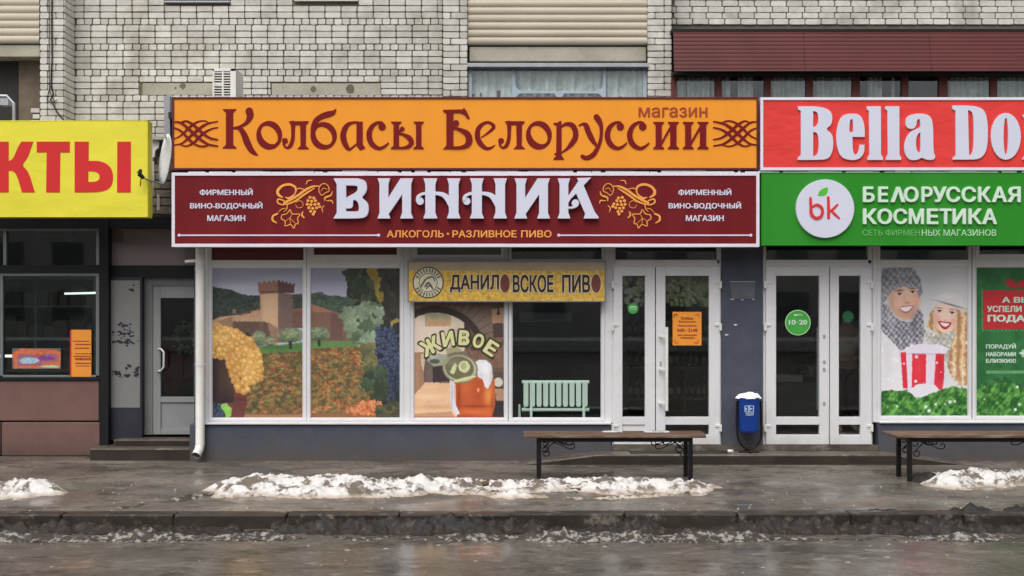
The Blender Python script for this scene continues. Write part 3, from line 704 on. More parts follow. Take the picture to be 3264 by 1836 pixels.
df.build('door_frame', mat('worn_shaded_white_frame', (118, 119, 118), .5, .1, 4, dirt=(88, 87, 84), dirt_amt=.5), gro, bevel=.004)  # worn white frame, its base colour darkened to carry the entrance shade
M_door = mat('shaded_grey_white_door', (138, 139, 141), .5, .06, 4, dirt=(108, 105, 100), dirt_amt=.4)  # shade of the deep entrance is put into this grey, over grey-white paint
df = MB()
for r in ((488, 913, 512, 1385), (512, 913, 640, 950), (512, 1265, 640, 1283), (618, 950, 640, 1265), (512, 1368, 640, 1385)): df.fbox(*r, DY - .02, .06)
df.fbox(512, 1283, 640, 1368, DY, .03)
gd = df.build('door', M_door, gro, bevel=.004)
L('pane', G_dark, [(512, 950, 618, 1265)], DY + .01, .006, gd)
mb = MB(); YY = DY - .09; mb.tube([(PX(506, DY), DY - .02, PZ(1112, DY)), (PX(514, YY), YY, PZ(1113, YY)), (PX(522, YY), YY, PZ(1122, YY)), (PX(522, YY), YY, PZ(1170, YY)), (PX(512, YY), YY, PZ(1182, YY)), (PX(504, DY), DY - .02, PZ(1183, DY))], .013)
mb.build('handle', M_white, gd, smooth=True)
for i, (yf, zt, fx0) in enumerate(((12.95, .145, 290), (13.18, .225, 344))):
    mb = MB(); mb.box(PX(fx0, 13), PX(608, 13), yf, DY + (.3 if i else .02), -.05, zt); stp = mb.build('step', M_land, gro, bevel=.012); mb = MB(); mb.box(PX(fx0, 13) + .01, PX(608, 13), yf - .004, yf + .01, -.05, zt - .016); mb.build('riser', M_riser, stp)
# interior
mb = MB(); x0, x1 = PX(-330, LY), PX(650, LY)
mb.box(x0, x1, 17, 17.05, 0, 3.6); mb.box(x0 - .05, x0, LY + .1, 17, 0, 3.6); mb.build('interior_wall', M_room, gro)
mb = MB(); mb.box(x0, x1, DY + .1, 17, 3.55, 3.6); mb.build('interior_ceiling', M_room, gro); mb = MB(); mb.box(x0, x1, LY + .2, 17, .1, .2); mb.build('interior_floor', M_floor, gro)
mb = MB(); mb.box(PX(330, LY), PX(336, LY), LY + .7, 17, 0, 3.6); mb.build('partition', M_room, gro)
mb = MB(); mb.box(PX(-320, LY), PX(545, LY), LY - .16, 16.9, PZ(443, 13.1), PZ(433, 13.1)); mb.build('roof_slab', M_conc, gro)
mb = MB(); mb.box(PX(-320, LY), PX(470, LY), LY - .02, LY + .1, PZ(700, LY), PZ(443, 13.1) - .002); mb.build('fascia', M_dark, gro)
mb = MB(); mb.box(PX(470, LY), PX(560, LY), LY - .006, LY + .1, PZ(700, LY), PZ(443, 13.1) - .002); mb.build('brick_backing', M_mortar, gro)
NB = []
M_dbrick = mat('shaded_grimy_brick', (128, 118, 102), .9, .2, 8, bump=.5, dirt=(70, 62, 54), dirt_amt=.7, dscale=4)  # shade under the roof edge is put into this brick colour, plus grime
for j in range(9):
    z = PZ(455 + 27 * j, LY)
    for a, b in (((472, 515), (517, 552)) if j % 2 else ((472, 497), (499, 552))):
        if (j in (0, 1) and a > 500): continue
        NB.append((1, (PX(a, LY) + PX(b, LY)) / 2, LY - .01, z, PX(b, LY) - PX(a, LY), 0, M_dbrick))
place_bricks(NB, gro)
mb = MB(); YY = 12.75
mb.fbox(472, 443, 482, 684, YY, .05); tag(mb.build('sign_post', M_white), 'tall white steel upright at the right end of the yellow sign', 'post')
mb = MB(); mb.fbox(485, 515, 489, 620, YY + .2, .02); mb.tube([(PX(487, YY), YY + .2, PZ(620, YY + .2)), (PX(487, YY), YY + .2, PZ(670, YY + .2))], [.014, .02]); tag(mb.build('thin_rod', M_white), 'thin white rod hanging between the white upright and the dish', 'rod')
mb = MB(); mb.prism([(PX(a, 13.2), PZ(b, 13.2)) for a, b in ((484, 447), (508, 444), (506, 470), (494, 480), (492, 500), (483, 505))], 13.2, 13.26); mb.build('torn_panel', M_white, gro)
# goods on shelves inside the grocery shop
shelf_c = [(96, 82, 74), (70, 78, 72), (104, 96, 84), (84, 66, 60), (110, 106, 98)]
sh = thing('shelf_unit', 'dim shelves with packaged goods behind the grocery shop window', 'shelf', (PX(150, 15), 15, .2))
mb = MB()
for z in (.5, .95, 1.4, 1.85, 2.25): mb.box(PX(-250, 15), PX(300, 15), 15.0, 15.4, z, z + .03)
for x in (-250, -70, 110, 296): mb.box(PX(x, 15), PX(x, 15) + .03, 15, 15.4, .2, 2.4)
mb.build('rack', M_alu, sh)
gm = [MB() for _ in shelf_c]
for z in (.53, .98, 1.43, 1.88):
    x = PX(-245, 15)
    while x < PX(290, 15):
        w_ = random.uniform(.06, .22); h_ = random.uniform(.12, .34); gm[random.randrange(5)].box(x, x + w_, 15.02, 15.3, z, z + h_); x += w_ + random.uniform(.005, .05)
for i, m_ in enumerate(gm): tag(m_.build('packaged_goods', mat('goods_%s' % 'abcde'[i], shelf_c[i], .5, .3, 8), sh), kind='stuff')
EM = bpy.data.materials.new('lit_tube'); EM.use_nodes = True; e = EM.node_tree.nodes['Principled BSDF']; e.inputs['Emission Color'].default_value = (.95, .98, 1, 1); e.inputs['Emission Strength'].default_value = 1.6
mb = MB(); mb.tube([(PX(206, 14.6), 14.6, PZ(936, 14.6)), (PX(330, 14.6), 14.6, PZ(933, 14.6))], .014); tag(mb.build('fluorescent_tube', EM), 'lit fluorescent tube seen high through the grocery shop window', 'lamp')
mb = MB(); mb.tube([(PX(-60, 14.2), 14.2, PZ(1134, 14.2)), (PX(44, 14.2), 14.2, PZ(1135, 14.2))], .018); tag(mb.build('fluorescent_tube', EM), 'short lit tube low behind the grocery shop window, left of the multicoloured sign', 'lamp')
# door interior: red curtain and wreath seen through the grocery door
mb = MB(); mb.prism([(PX(a, 14.2), PZ(b, 14.2)) for a, b in ((515, 1090), (545, 1090), (582, 1120), (578, 1200), (560, 1262), (525, 1255), (518, 1200))], 14.2, 14.25); tag(mb.build('red_curtain', mat('dark_red_cloth', (120, 40, 44), .9, .2, 10)), 'dark red curtain hanging behind the glass of the grocery door', 'curtain')
mb = MB(); mb.prism([(PX(a, 14.26), PZ(b, 14.26)) for a, b in ((588, 1120), (622, 1110), (622, 1205), (584, 1205))], 14.26, 14.3); tag(mb.build('red_curtain', mat('dark_red_cloth', (120, 40, 44))), 'smaller red cloth right of the wreath behind the grocery door glass', 'curtain')
wr = MB()
for k in range(60):
    t = random.random() * 6.28; r = .16 * random.uniform(.5, 1.1); c = Vector((PX(588, 14.1) + r * math.cos(t), 14.1 + random.uniform(-.02, .02), PZ(1078, 14.1) + r * 1.25 * math.sin(t))); d = .03
    wr.prism([(c.x - d, c.z), (c.x, c.z - d * random.uniform(.3, 1)), (c.x + d, c.z + .01), (c.x, c.z + d)], c.y, c.y + .008)
tag(wr.build('wreath', mat('straw_wreath', (150, 145, 110), .9, .4, 15)), 'pale straw wreath on the grocery door glass', 'wreath')

# ------------------------------------------------------------------ things inside the shops
rad = thing('radiator', 'pale green ribbed radiator standing behind the shop window right of the beer poster', 'radiator', (PX(1772, 13.4), 13.4, zf))
M_rad = mat('pale_green_enamel', (196, 214, 205), .4, .03, k=1.3); RY = 13.13
x0, x1 = PX(1666, RY), PX(1876, RY); n = 10; pw = (x1 - x0) / n
for i in range(n):
    mb = MB(); xc = x0 + pw * (i + .5); h = pw * .38
    za, zb_ = PZ(1216, RY), PZ(1297, RY); mb.prism([(xc - h, zb_ + .02), (xc - h * .6, zb_), (xc + h * .6, zb_), (xc + h, zb_ + .02), (xc + h, za - .03), (xc + h * .5, za - .012), (xc - h * .5, za - .012), (xc - h, za - .03)], RY, RY + .09)
    mb.build('section', M_rad, rad, bevel=.008)
for a, b in ((1213, 1224), (1303, 1311)):
    mb = MB(); mb.tube([(x0 - .01, RY + .045, PZ((a + b) / 2, RY)), (x1 + .01, RY + .045, PZ((a + b) / 2, RY))], .022, 10); mb.build('header_pipe', M_rad, rad)
for fx in (1693, 1861):
    mb = MB(); mb.fbox(fx - 4, 1216, fx + 4, 1345, RY - .006, .02); mb.build('leg', M_rad, rad)
mb = MB(); mb.tube([(x0 + pw * .3, RY + .05, PZ(1224, RY)), (x0 + pw * .3, RY + .05, PZ(1310, RY))], .012); mb.tube([(x0 - .04, RY + .05, PZ(1340, RY)), (x0 - .04, RY + .05, PZ(1290, RY))], [.02, .012]); mb.build('valve', M_rad, rad)
mb = MB(); mb.fbox(1655, 994, 1822, 1026, 14.8, .2); tag(mb.build('indoor_air_conditioner', mat('dull_white', (150, 160, 165), .5, .05), bevel=.02), 'white wall-mounted unit high inside the dark window above the radiator', 'air conditioner')
mb = MB(); mb.tube([(PX(1822, 14.9), 14.95, PZ(1026, 14.9)), (PX(1822, 14.9), 14.95, .3)], .02); mb.box(PX(1500, 15), PX(2000, 15), 15.0, 15.05, .2, 3.2); tag(mb.build('inner_wall', mat('dark_interior', (52, 62, 66), .8, .25, 3)), 'dark inner wall with a thin pipe behind the radiator window', 'wall')
wrk = thing('wine_rack', 'dim shelves of dark bottles at the back of the wine shop, seen through its door', 'shelf', (PX(2190, 15.6), 15.6, zf))
mb = MB(); bt_ = MB(); bx_ = MB()
for z in (.35, .8, 1.25, 1.7, 2.15): mb.box(PX(1960, 15.6), PX(2290, 15.6), 15.6, 15.95, zf + z - .03, zf + z)
for x in (1960, 2070, 2180, 2288): mb.box(PX(x, 15.6), PX(x, 15.6) + .03, 15.6, 15.95, zf, zf + 2.4)
for z in (.35, .8, 1.25, 1.7):
    x = PX(1966, 15.6)
    while x < PX(2284, 15.6): bt_.tube([(x, 15.72, zf + z), (x, 15.72, zf + z + .19), (x, 15.72, zf + z + .23), (x, 15.72, zf + z + .31)], [.036, .036, .014, .014], 8); bx_.box(x - .03, x + .03, 15.678, 15.682, zf + z + .06, zf + z + .15); x += random.uniform(.085, .11)
mb.build('rack', mat('pale_shelf', (150, 128, 98), .6, .1), wrk); tag(bt_.build('bottles', mat('bottle_glass', (50, 70, 48), .15, .2, 9), wrk), kind='stuff'); tag(bx_.build('bottle_labels', mat('bottle_label', (200, 190, 160), .7, .3, 14), wrk), kind='stuff')
# valance of vine leaves inside the wine shop doors
vl = thing('leaf_garland', 'garland of faded green vine leaves along the top of the wine shop door glass', 'garland', (PX(2120, 13.1), 13.1, PZ(950, 13.1)))
cols = [mat('leaf_olive', (112, 116, 84), .7, .3, 20), mat('leaf_grey', (128, 124, 122), .7, .3, 20), mat('leaf_green', (84, 100, 66), .7, .3, 20)]
lm = [MB() for _ in cols]
for k in range(330):
    left = random.random() < .3
    fx = random.uniform(1984, 2056) if left else random.uniform(2123, 2260); fy = 880 + random.random() ** .9 * (100 if left else 95); yy = 13.06 + random.random() * .06
    c = (PX(fx, yy), PZ(fy, yy)); r = random.uniform(.02, .042); a0 = random.random() * 6
    q = [(c[0] + r * (1 if i % 2 else .55) * math.cos(a0 + i * .628), c[1] + r * (1 if i % 2 else .55) * math.sin(a0 + i * .628)) for i in range(10)]
    lm[1 if left and random.random() < .6 else random.choice([0, 0, 2])].prism(q, yy, yy + .002)
for m_, c in zip(lm, cols): tag(m_.build('leaves', c, vl), kind='stuff')
# shop counter, screen, plant, assistant in the cosmetics shop
ct = thing('counter', 'pale counter seen dimly through the left glass of the cosmetics shop door', 'counter', (PX(2520, 14.6), 14.6, zf))
Yc = 14.6; mb = MB(); mb.fbox(2476, 1195, 2560, 1218, Yc, .5); mb.build('top', mat('counter_top', (150, 150, 140), .5, .05), ct, bevel=.01); mb = MB(); mb.fbox(2480, 1218, 2640, 1330, Yc + .04, .4); mb.build('front', mat('counter_front', (74, 78, 78), .6, .1), ct)
mt = thing('monitor', 'black monitor back on the counter in the cosmetics shop', 'monitor', (PX(2545, 14.7), 14.7, PZ(1195, 14.7)))
mb = MB(); mb.fbox(2515, 1104, 2575, 1178, 14.62, .04); mb.build('screen', M_black, mt, bevel=.01); mb = MB(); mb.fbox(2538, 1178, 2552, 1195, 14.64, .03); mb.fbox(2525, 1192, 2565, 1196, 14.6, .15); mb.build('stand', M_black, mt)
pl = thing('potted_plant', 'dark leafy pot plant beside the monitor inside the cosmetics shop', 'plant', (PX(2585, 14.9), 14.9, PZ(1195, 14.9)))
mb = MB(); mb.tube([(PX(2585, 14.9), 14.9, PZ(1198, 14.9)), (PX(2585, 14.9), 14.9, PZ(1165, 14.9))], [.06, .08], 12); mb.build('pot', M_pvc2, pl)
mb = MB()
for k in range(70):
    t = random.random() * 6.28; r = random.random() * .16; c = Vector((PX(2585, 14.9) + r * math.cos(t), 14.9 + random.uniform(-.1, .1), PZ(1100, 14.9) + r * 1.9 * math.sin(t))); d = random.uniform(.02, .05)
    mb.prism([(c.x - d, c.z - d * .4), (c.x + d * .4, c.z - d * .3), (c.x + d, c.z + d * .4), (c.x - d * .3, c.z + d * .3)], c.y, c.y + .004)
tag(mb.build('leaves', mat('house_plant', (40, 62, 48), .6, .3, 9), pl), kind='stuff')
mb = MB(); mb.fbox(2480, 975, 2545, 1045, 16.3, .04); tag(mb.build('wall_picture', mat('dim_picture', (70, 58, 56), .6, .2)), 'larger dim dark picture on the back wall seen behind the round 10-20 sticker', 'picture')
mb = MB(); mb.fbox(2585, 1010, 2612, 1045, 16.3, .04); tag(mb.build('wall_picture', mat('dim_picture', (70, 58, 56))), 'smaller dim picture on the back wall right of the round 10-20 sticker', 'picture')
# person
def skin(name, m, parent, J, E, R, sub=2):
    me = bpy.data.meshes.new(name); o0 = org(parent) if parent else Vector((0, 0, 0)); me.from_pydata([tuple(Vector(j) - o0) for j in J], E, []); me.materials.append(m)
    o = bpy.data.objects.new(name, me); COL.objects.link(o)
    if parent: o.parent = parent
    sk = o.modifiers.new('skin', 'SKIN'); sk.use_smooth_shade = True
    for v, r in zip(me.skin_vertices[0].data, R): v.radius = (r if isinstance(r, tuple) else (r, r))
    me.skin_vertices[0].data[0].use_root = True
    s_ = o.modifiers.new('sub', 'SUBSURF'); s_.levels = sub; s_.render_levels = sub; return o
px, pyy = PX(2697, 14.4), 14.4; zf0 = zf
pr = thing('person', 'woman in a white low-cut top standing inside the cosmetics shop behind the narrow door glass', 'person', (px, pyy, zf0))
V = lambda x, y, z: (px + x, pyy + y, zf0 + z)
M_skin = mat('skin', (196, 156, 132), .6, .05); J = [V(0, 0, .92), V(0, 0, 1.08), V(0, 0, 1.28), V(0, .0, 1.38), V(0, -.01, 1.45), V(0, -.02, 1.53), V(0, -.02, 1.60),
     V(.15, 0, 1.34), V(.20, -.02, 1.10), V(.12, -.2, 1.0), V(.02, -.26, 1.0), V(-.15, 0, 1.34), V(-.2, -.02, 1.1), V(-.12, -.2, .98), V(-.02, -.26, .97),
     V(.09, 0, .86), V(.10, 0, .48), V(.10, 0, .08), V(.11, -.14, .03), V(-.09, 0, .86), V(-.10, 0, .48), V(-.10, 0, .08), V(-.11, -.14, .03)]
E = [(0, 1), (1, 2), (2, 3), (3, 4), (4, 5), (5, 6), (3, 7), (7, 8), (8, 9), (9, 10), (3, 11), (11, 12), (12, 13), (13, 14), (0, 15), (15, 16), (16, 17), (17, 18), (0, 19), (19, 20), (20, 21), (21, 22)]
R = [(.15, .1), (.12, .09), (.15, .1), (.1, .07), .045, (.07, .085), (.065, .08), .055, .04, .033, .03, .055, .04, .033, .03, .09, .06, .04, .03, .09, .06, .04, .03]
skin('body', M_skin, pr, J, E, R)
skin('top', mat('white_cloth', (205, 205, 200), .9, .05), pr, [V(0, 0, .98), V(0, 0, 1.1), V(0, 0, 1.26), V(.1, 0, 1.36), V(-.1, 0, 1.36)], [(0, 1), (1, 2), (2, 3), (2, 4)], [(.165, .12), (.14, .11), (.165, .125), (.04, .06), (.04, .06)])
skin('trousers', mat('dark_cloth', (44, 46, 54), .9, .1), pr, [V(0, 0, .96), V(.09, 0, .82), V(.10, 0, .48), V(.10, 0, .1), V(-.09, 0, .82), V(-.10, 0, .48), V(-.10, 0, .1)], [(0, 1), (1, 2), (2, 3), (0, 4), (4, 5), (5, 6)], [(.165, .12), .105, .075, .06, .105, .075, .06])
skin('hair', mat('brown_hair', (70, 50, 40), .7, .2), pr, [V(0, .03, 1.66), V(0, .04, 1.58), V(0, .05, 1.46), V(0, .05, 1.36)], [(0, 1), (1, 2), (2, 3)], [(.06, .07), (.09, .075), (.09, .05), (.07, .04)])
fc = MB(); 
for sx in (-.028, .028): fc.tube([V(sx, -.108, 1.565), V(sx, -.100, 1.565)], .009, 8)
fc.tube([V(-.02, -.103, 1.505), V(0, -.108, 1.50), V(.02, -.103, 1.505)], .006, 6); fc.tube([V(0, -.105, 1.56), V(0, -.122, 1.53)], [.006, .011], 6)
fc.build('face', mat('dark_features', (90, 50, 45), .6, .1), pr)

# ------------------------------------------------------------------ the far side of the street, seen only in the glass and wet asphalt
ob = thing('opposite_building', 'long grey five-storey block across the street, behind the camera', 'building', (0, -34, 0))
mb = MB(); mb.box(-45, 38, -46, -34, -.3, 14.5); mb.build('wall', mat('opposite_wall', (205, 202, 194), .9, .1, 1), ob)
mb = MB()
for i in range(24):
    for j in range(5):
        if (i + j) % 7: mb.box(-43 + i * 3.4, -41.2 + i * 3.4, -34.02, -33.98, 1.2 + j * 2.8, 2.8 + j * 2.8)
mb.build('window', mat('opposite_window', (120, 122, 124), .4, .2, .5), ob)
mb = MB(); mb.box(-48, 42, -30, -26, -.3, .35); tag(mb.build('snow_bank', M_white, bevel=.1), 'low bank of snow along the far side of the street, behind the camera', 'snow', kind='stuff')
# ------------------------------------------------------------------ sign boards
SY = 12.5
M_or = mat('orange_sign_film', (246, 152, 44), .5, .03, 2, spec=.25, dirt=(222, 138, 48), dirt_amt=.35, dscale=1.5, stretch=(1.5, 1, .35)); M_dr = mat('dark_red_film', (118, 18, 22), .5, .03, 3, spec=.2)
M_ma = mat('maroon_sign_film', (108, 22, 28), .5, .05, 1.5, spec=.2, dirt=(128, 44, 42), dirt_amt=.35, dscale=1.5, stretch=(1.5, 1, .35)); M_gr = mat('green_sign_film', (42, 134, 36), .5, .04, 1.5, spec=.2, dirt=(64, 142, 54), dirt_amt=.35, dscale=1.5, stretch=(1.5, 1, .35))
M_re = mat('red_banner', (220, 64, 60), .6, .05, 2.5, spec=.2, bump=.6, bdist=.04, bscale=2, stretch=(1, 1, 2)); M_ye = mat('yellow_banner', (222, 212, 62), .55, .05, 1.5, spec=.3, k=1.15, bump=.7, bdist=.05, bscale=.9, stretch=(1, 1, 1.6))
M_lw = mat('white_letter', (208, 210, 226), .45, .02, 3, spec=.3); M_go = mat('gold_film', (238, 160, 74), .4, .05, 5); M_rl = mat('red_letter', (206, 48, 50), .6, .04, 3, spec=.2)
M_fr_or = mat('dark_red_trim', (92, 22, 24), .4, .08); M_wt = mat('white_trim', (222, 218, 228), .4, .04)
def sign(label, x0, y0, x1, y1, fw, mpanel, mframe, depth=.16, Y=SY, proud=.012):
    s = thing('shop_sign', label, 'sign', (PX((x0 + x1) / 2, Y), Y, PZ(y1, Y)))
    mb = MB(); mb.fbox(x0 + fw, y0 + fw, x1 - fw, y1 - fw, Y, .02); mb.build('panel', mpanel, s)
    mb = MB()
    mb.fbox(x0, y0, x1, y0 + fw, Y - proud, depth); mb.fbox(x0, y1 - fw, x1, y1, Y - proud, depth); mb.fbox(x0, y0 + fw, x0 + fw, y1 - fw, Y - proud, depth); mb.fbox(x1 - fw, y0 + fw, x1, y1 - fw, Y - proud, depth)
    mb.build('frame', mframe, s, bevel=.002)
    mb = MB(); mb.fbox(x0 + fw, y0 + fw, x1 - fw, y1 - fw, Y + .13, .01); mb.build('back_plate', M_dark, s)
    return s
s_or = sign('long orange sign reading Колбасы Белоруссии in dark red lettering', 548, 309, 2418, 541, 6, M_or, M_fr_or)
D1 = .004
def letter(parent, m, fn, name='letter'):
    mb = MB(); fn(mb); o = mb.build(name, m, parent); return o
def stem(x0, x1, y0, y1, sf=25, c=28):   # slab-serif stem
    w0, w1 = x0, x1
    return [(w0 - sf, y0), (w1 + sf, y0), (w1 + sf - 4, y0 + 10), (w1 + 2, y0 + c), (w1 + 2, y1 - c), (w1 + sf - 2, y1 - 10), (w1 + sf, y1), (w0 - sf, y1), (w0 - sf + 2, y1 - 10), (w0 - 2, y1 - c), (w0 - 2, y0 + c), (w0 - sf + 4, y0 + 10)]
def lO(Z, dx): return lambda mb: glyph(mb, Z, [ell(922 + dx, 380, 120, 133), ell(924 + dx, 377, 96, 66, math.radians(52))], SY, D1)
def lL(Z, dx):
    def f(mb):
        polyg(mb, Z, [(1103, 250), (1287, 250), (1282, 266), (1262, 288), (1125, 288), (1110, 266)], SY, D1, dx)
        polyg(mb, Z, [(1207, 270), (1262, 270), (1260, 476), (1287, 500), (1287, 509), (1185, 509), (1187, 500), (1212, 476)], SY, D1, dx)
        ribbon(mb, Z, [(1142, 268, 46), (1143, 340, 34), (1138, 420, 34), (1118, 475, 34), (1085, 496, 22), (1058, 470, 20), (1056, 440, 22)], SY, D1, dx)
        disc(mb, Z, 1068, 432, 27, SY, D1, dx)
    return f
def lC(Z, dx):
    def f(mb):
        ribbon(mb, Z, [(1985, 300, 20), (1965, 268, 24), (1925, 262, 24), (1875, 295, 38), (1848, 350, 48), (1848, 410, 50), (1878, 468, 48), (1935, 500, 32), (1985, 485, 24), (2022, 452, 12)], SY, D1, dx); disc(mb, Z, 1964, 300, 35, SY, D1, dx)
    return f
def lI(Z, x0, x1):
    def f(mb):
        polyg(mb, Z, stem(x0 + 24, x0 + 76, 257, 507), SY, D1); polyg(mb, Z, stem(x1 - 76, x1 - 22, 257, 507), SY, D1)
        polyg(mb, Z, [(x0 + 74, 478), (x0 + 74, 440), (x1 - 74, 285), (x1 - 74, 325)], SY, D1)
    return f
def fK(mb):
    polyg(mb, ZA, stem(524, 588, 138, 504, 32, 36), SY, D1)
    ribbon(mb, ZA, [(738, 158, 70), (745, 205, 62), (715, 262, 38), (655, 300, 26), (592, 316, 22)], SY, D1); 
    ribbon(mb, ZA, [(596, 312, 18), (650, 318, 42), (690, 375, 56), (720, 450, 62), (755, 515, 52), (790, 548, 34), (816, 564, 8)], SY, D1)
def fb(mb):
    glyph(mb, ZA, [ell(1425, 385, 122, 128), ell(1427, 385, 92, 68, math.radians(52))], SY, D1)
    ribbon(mb, ZA, [(1322, 390, 30), (1326, 310, 40), (1355, 245, 48), (1410, 205, 50), (1470, 185, 54), (1515, 170, 40), (1538, 138, 6)], SY, D1)
def fa(mb, Z=ZA):
    ribbon(mb, Z, [(1775, 266, 22), (1700, 262, 22), (1640, 290, 40), (1607, 360, 52), (1612, 430, 54), (1640, 490, 42), (1668, 508, 22), (1740, 452, 12)], SY, D1)
    polyg(mb, Z, [(1728, 254), (1785, 254), (1785, 462), (1810, 498), (1762, 520), (1728, 478)], SY, D1)
def fy(mb):
    polyg(mb, ZA, stem(2072, 2118, 254, 507, 26), SY, D1); polyg(mb, ZA, stem(2280, 2325, 254, 507, 26), SY, D1)
    disc(mb, ZA, 2150, 322, 22, SY, D1); ribbon(mb, ZA, [(2112, 362, 14), (2128, 342, 22), (2142, 330, 20)], SY, D1)
    ribbon(mb, ZA, [(2115, 362, 16), (2165, 375, 26), (2215, 405, 46), (2236, 445, 44), (2210, 482, 34), (2160, 496, 22), (2100, 497, 20)], SY, D1)
def fB(mb):
    polyg(mb, ZB, [(325, 146), (505, 142), (520, 128), (548, 165), (572, 225), (552, 228), (520, 190), (480, 172), (420, 176), (420, 478), (440, 507), (327, 507), (356, 476), (356, 180), (325, 158)], SY, D1)
    disc(mb, ZB, 446, 268, 28, SY, D1); ribbon(mb, ZB, [(420, 325, 14), (440, 300, 26), (446, 280, 26)], SY, D1)
    ribbon(mb, ZB, [(418, 308, 18), (490, 332, 34), (550, 370, 56), (566, 430, 62), (540, 475, 44), (480, 494, 28), (400, 496, 24)], SY, D1)
def fe(mb): ribbon(mb, ZB, [(682, 398, 12), (730, 366, 18), (785, 318, 32), (788, 288, 34), (745, 262, 26), (695, 275, 32), (652, 320, 44), (643, 390, 50), (668, 455, 50), (720, 500, 36), (765, 498, 24), (802, 474, 10)], SY, D1)
def fr_(mb):
    polyg(mb, ZB, [(1345, 264), (1378, 264), (1412, 244), (1420, 262), (1420, 572), (1442, 596), (1442, 606), (1344, 606), (1346, 594), (1370, 572), (1350, 552), (1370, 540), (1372, 292), (1345, 280)], SY, D1)
    ribbon(mb, ZB, [(1418, 300, 18), (1465, 276, 34), (1520, 290, 48), (1548, 345, 50), (1545, 405, 50), (1510, 462, 44), (1470, 505, 26), (1422, 540, 12)], SY, D1)
def fu(mb):
    ribbon(mb, ZB, [(1582, 290, 12), (1615, 276, 24), (1645, 290, 46), (1668, 350, 52), (1700, 415, 48), (1742, 478, 22), (1752, 500, 16)], SY, D1)
    ribbon(mb, ZB, [(1742, 212, 54), (1765, 245, 52), (1785, 300, 36), (1786, 370, 30), (1775, 440, 32), (1745, 510, 38), (1705, 565, 44), (1650, 590, 40), (1612, 575, 36)], SY, D1)
for f in (fK, lO(ZA, 0), lL(ZA, 0), fb, fa, lC(ZA, 0), fy, fB, fe, lL(ZB, -207), lO(ZB, 288), fr_, fu, lC(ZB, -2), lC(ZB, 204), lI(ZC, 238, 472), lI(ZC, 510, 746)): letter(s_or, M_dr, f)
mb = MB(); text(mb, 'магазин', 2035, 342, 2255, 374, SY, D1, .012); mb.build('lettering', mat('brown_red_film', (160, 62, 20), .4, .03), s_or)
def weave(mb, mirror=None):
    S = [[(50, 255, 8), (110, 266, 14), (200, 340, 22), (280, 412, 20), (360, 462, 14), (445, 478, 9)],
         [(50, 312, 8), (110, 342, 14), (190, 425, 18), (250, 468, 12), (312, 482, 10), (370, 465, 9)],
         [(100, 268, 9), (155, 248, 10), (215, 278, 18), (300, 352, 20), (370, 402, 14), (445, 420, 9)],
         [(50, 412, 8), (110, 380, 12), (195, 300, 18), (262, 256, 12), (325, 248, 10), (380, 272, 9)],
         [(50, 470, 8), (120, 452, 12), (200, 385, 20), (300, 302, 20), (370, 268, 12), (445, 253, 9)],
         [(105, 468, 9), (160, 480, 10), (225, 448, 16), (310, 365, 18), (380, 325, 12), (445, 308, 9)]]
    for s in S: ribbon(mb, ZA, [(a, b, w_ * 1.3) for a, b, w_ in s], SY, D1, mirror=mirror, n=6)
mb = MB(); weave(mb); mb.build('woven_ornament', M_dr, s_or); mb = MB(); weave(mb, 2968); mb.build('woven_ornament', M_dr, s_or)

s_ma = sign('long maroon sign with raised white letters ВИННИК and gold vines, white border', 547, 550, 2421, 787, 10, M_ma, M_wt)
HB = .055
def vst(x0, x1, sf=18): return [(x0 - sf, 783), (x1 + sf, 783), (x1 + sf - 4, 792), (x1, 838), (x1, 1100), (x1 + sf - 2, 1142), (x1 + sf, 1152), (x0 - sf, 1152), (x0 - sf + 2, 1142), (x0, 1100), (x0, 838), (x0 - sf + 4, 792)]
def rp(f):
    def g(mb): f(mb)
    return g
def v1(mb):
    glyph(mb, ZA, [[(1522, 783, 1), (1745, 783, 1), (1815, 800), (1832, 860), (1822, 915), (1775, 960), (1838, 1000), (1848, 1080), (1825, 1135), (1770, 1152), (1522, 1152, 1), (1552, 1100, 1), (1552, 838, 1)],
                    [(1637, 848, 1), (1715, 848), (1745, 855), (1745, 890), (1725, 915), (1665, 945), (1637, 965, 1)],
                    [(1637, 1086, 1), (1735, 1088), (1756, 1080), (1756, 1025), (1735, 985), (1700, 978), (1702, 1030), (1690, 1055), (1660, 1060), (1637, 1058, 1)]], SY, HB)
def vI(Z, x0):
    def f(mb):
        polyg(mb, Z, vst(x0 + 28, x0 + 108), SY, HB); polyg(mb, Z, vst(x0 + 237, x0 + 318), SY, HB)
        polyg(mb, Z, [(x0 + 106, 965), (x0 + 222, 783), (x0 + 240, 783), (x0 + 240, 925), (x0 + 106, 1120)], SY, HB)
    return f
def vH(dx):
    def f(mb):
        polyg(mb, ZB, vst(165 + dx, 257 + dx), SY, HB); polyg(mb, ZB, vst(382 + dx, 470 + dx), SY, HB)
        ribbon(mb, ZB, [(92, 985, 30), (100, 950, 28), (140, 926, 26), (190, 920, 30), (260, 920, 30), (330, 935, 42), (375, 975, 56), (400, 1030, 50)], SY, HB, dx); disc(mb, ZB, 117, 993, 34, SY, HB, dx)
    return f
def vK(mb):
    polyg(mb, ZB, vst(1400, 1480), SY, HB)
    polyg(mb, ZB, [(1560, 780), (1690, 776), (1655, 812), (1500, 975), (1478, 1010), (1478, 945), (1545, 850), (1572, 805)], SY, HB)
    polyg(mb, ZB, [(1545, 905), (1620, 845), (1720, 1085), (1760, 1142), (1756, 1152), (1622, 1152), (1636, 1110)], SY, HB)
    ribbon(mb, ZB, [(1478, 1052, 16), (1520, 1050, 20), (1560, 1030, 22), (1568, 995, 14)], SY, HB); disc(mb, ZB, 1545, 1010, 34, SY, HB)
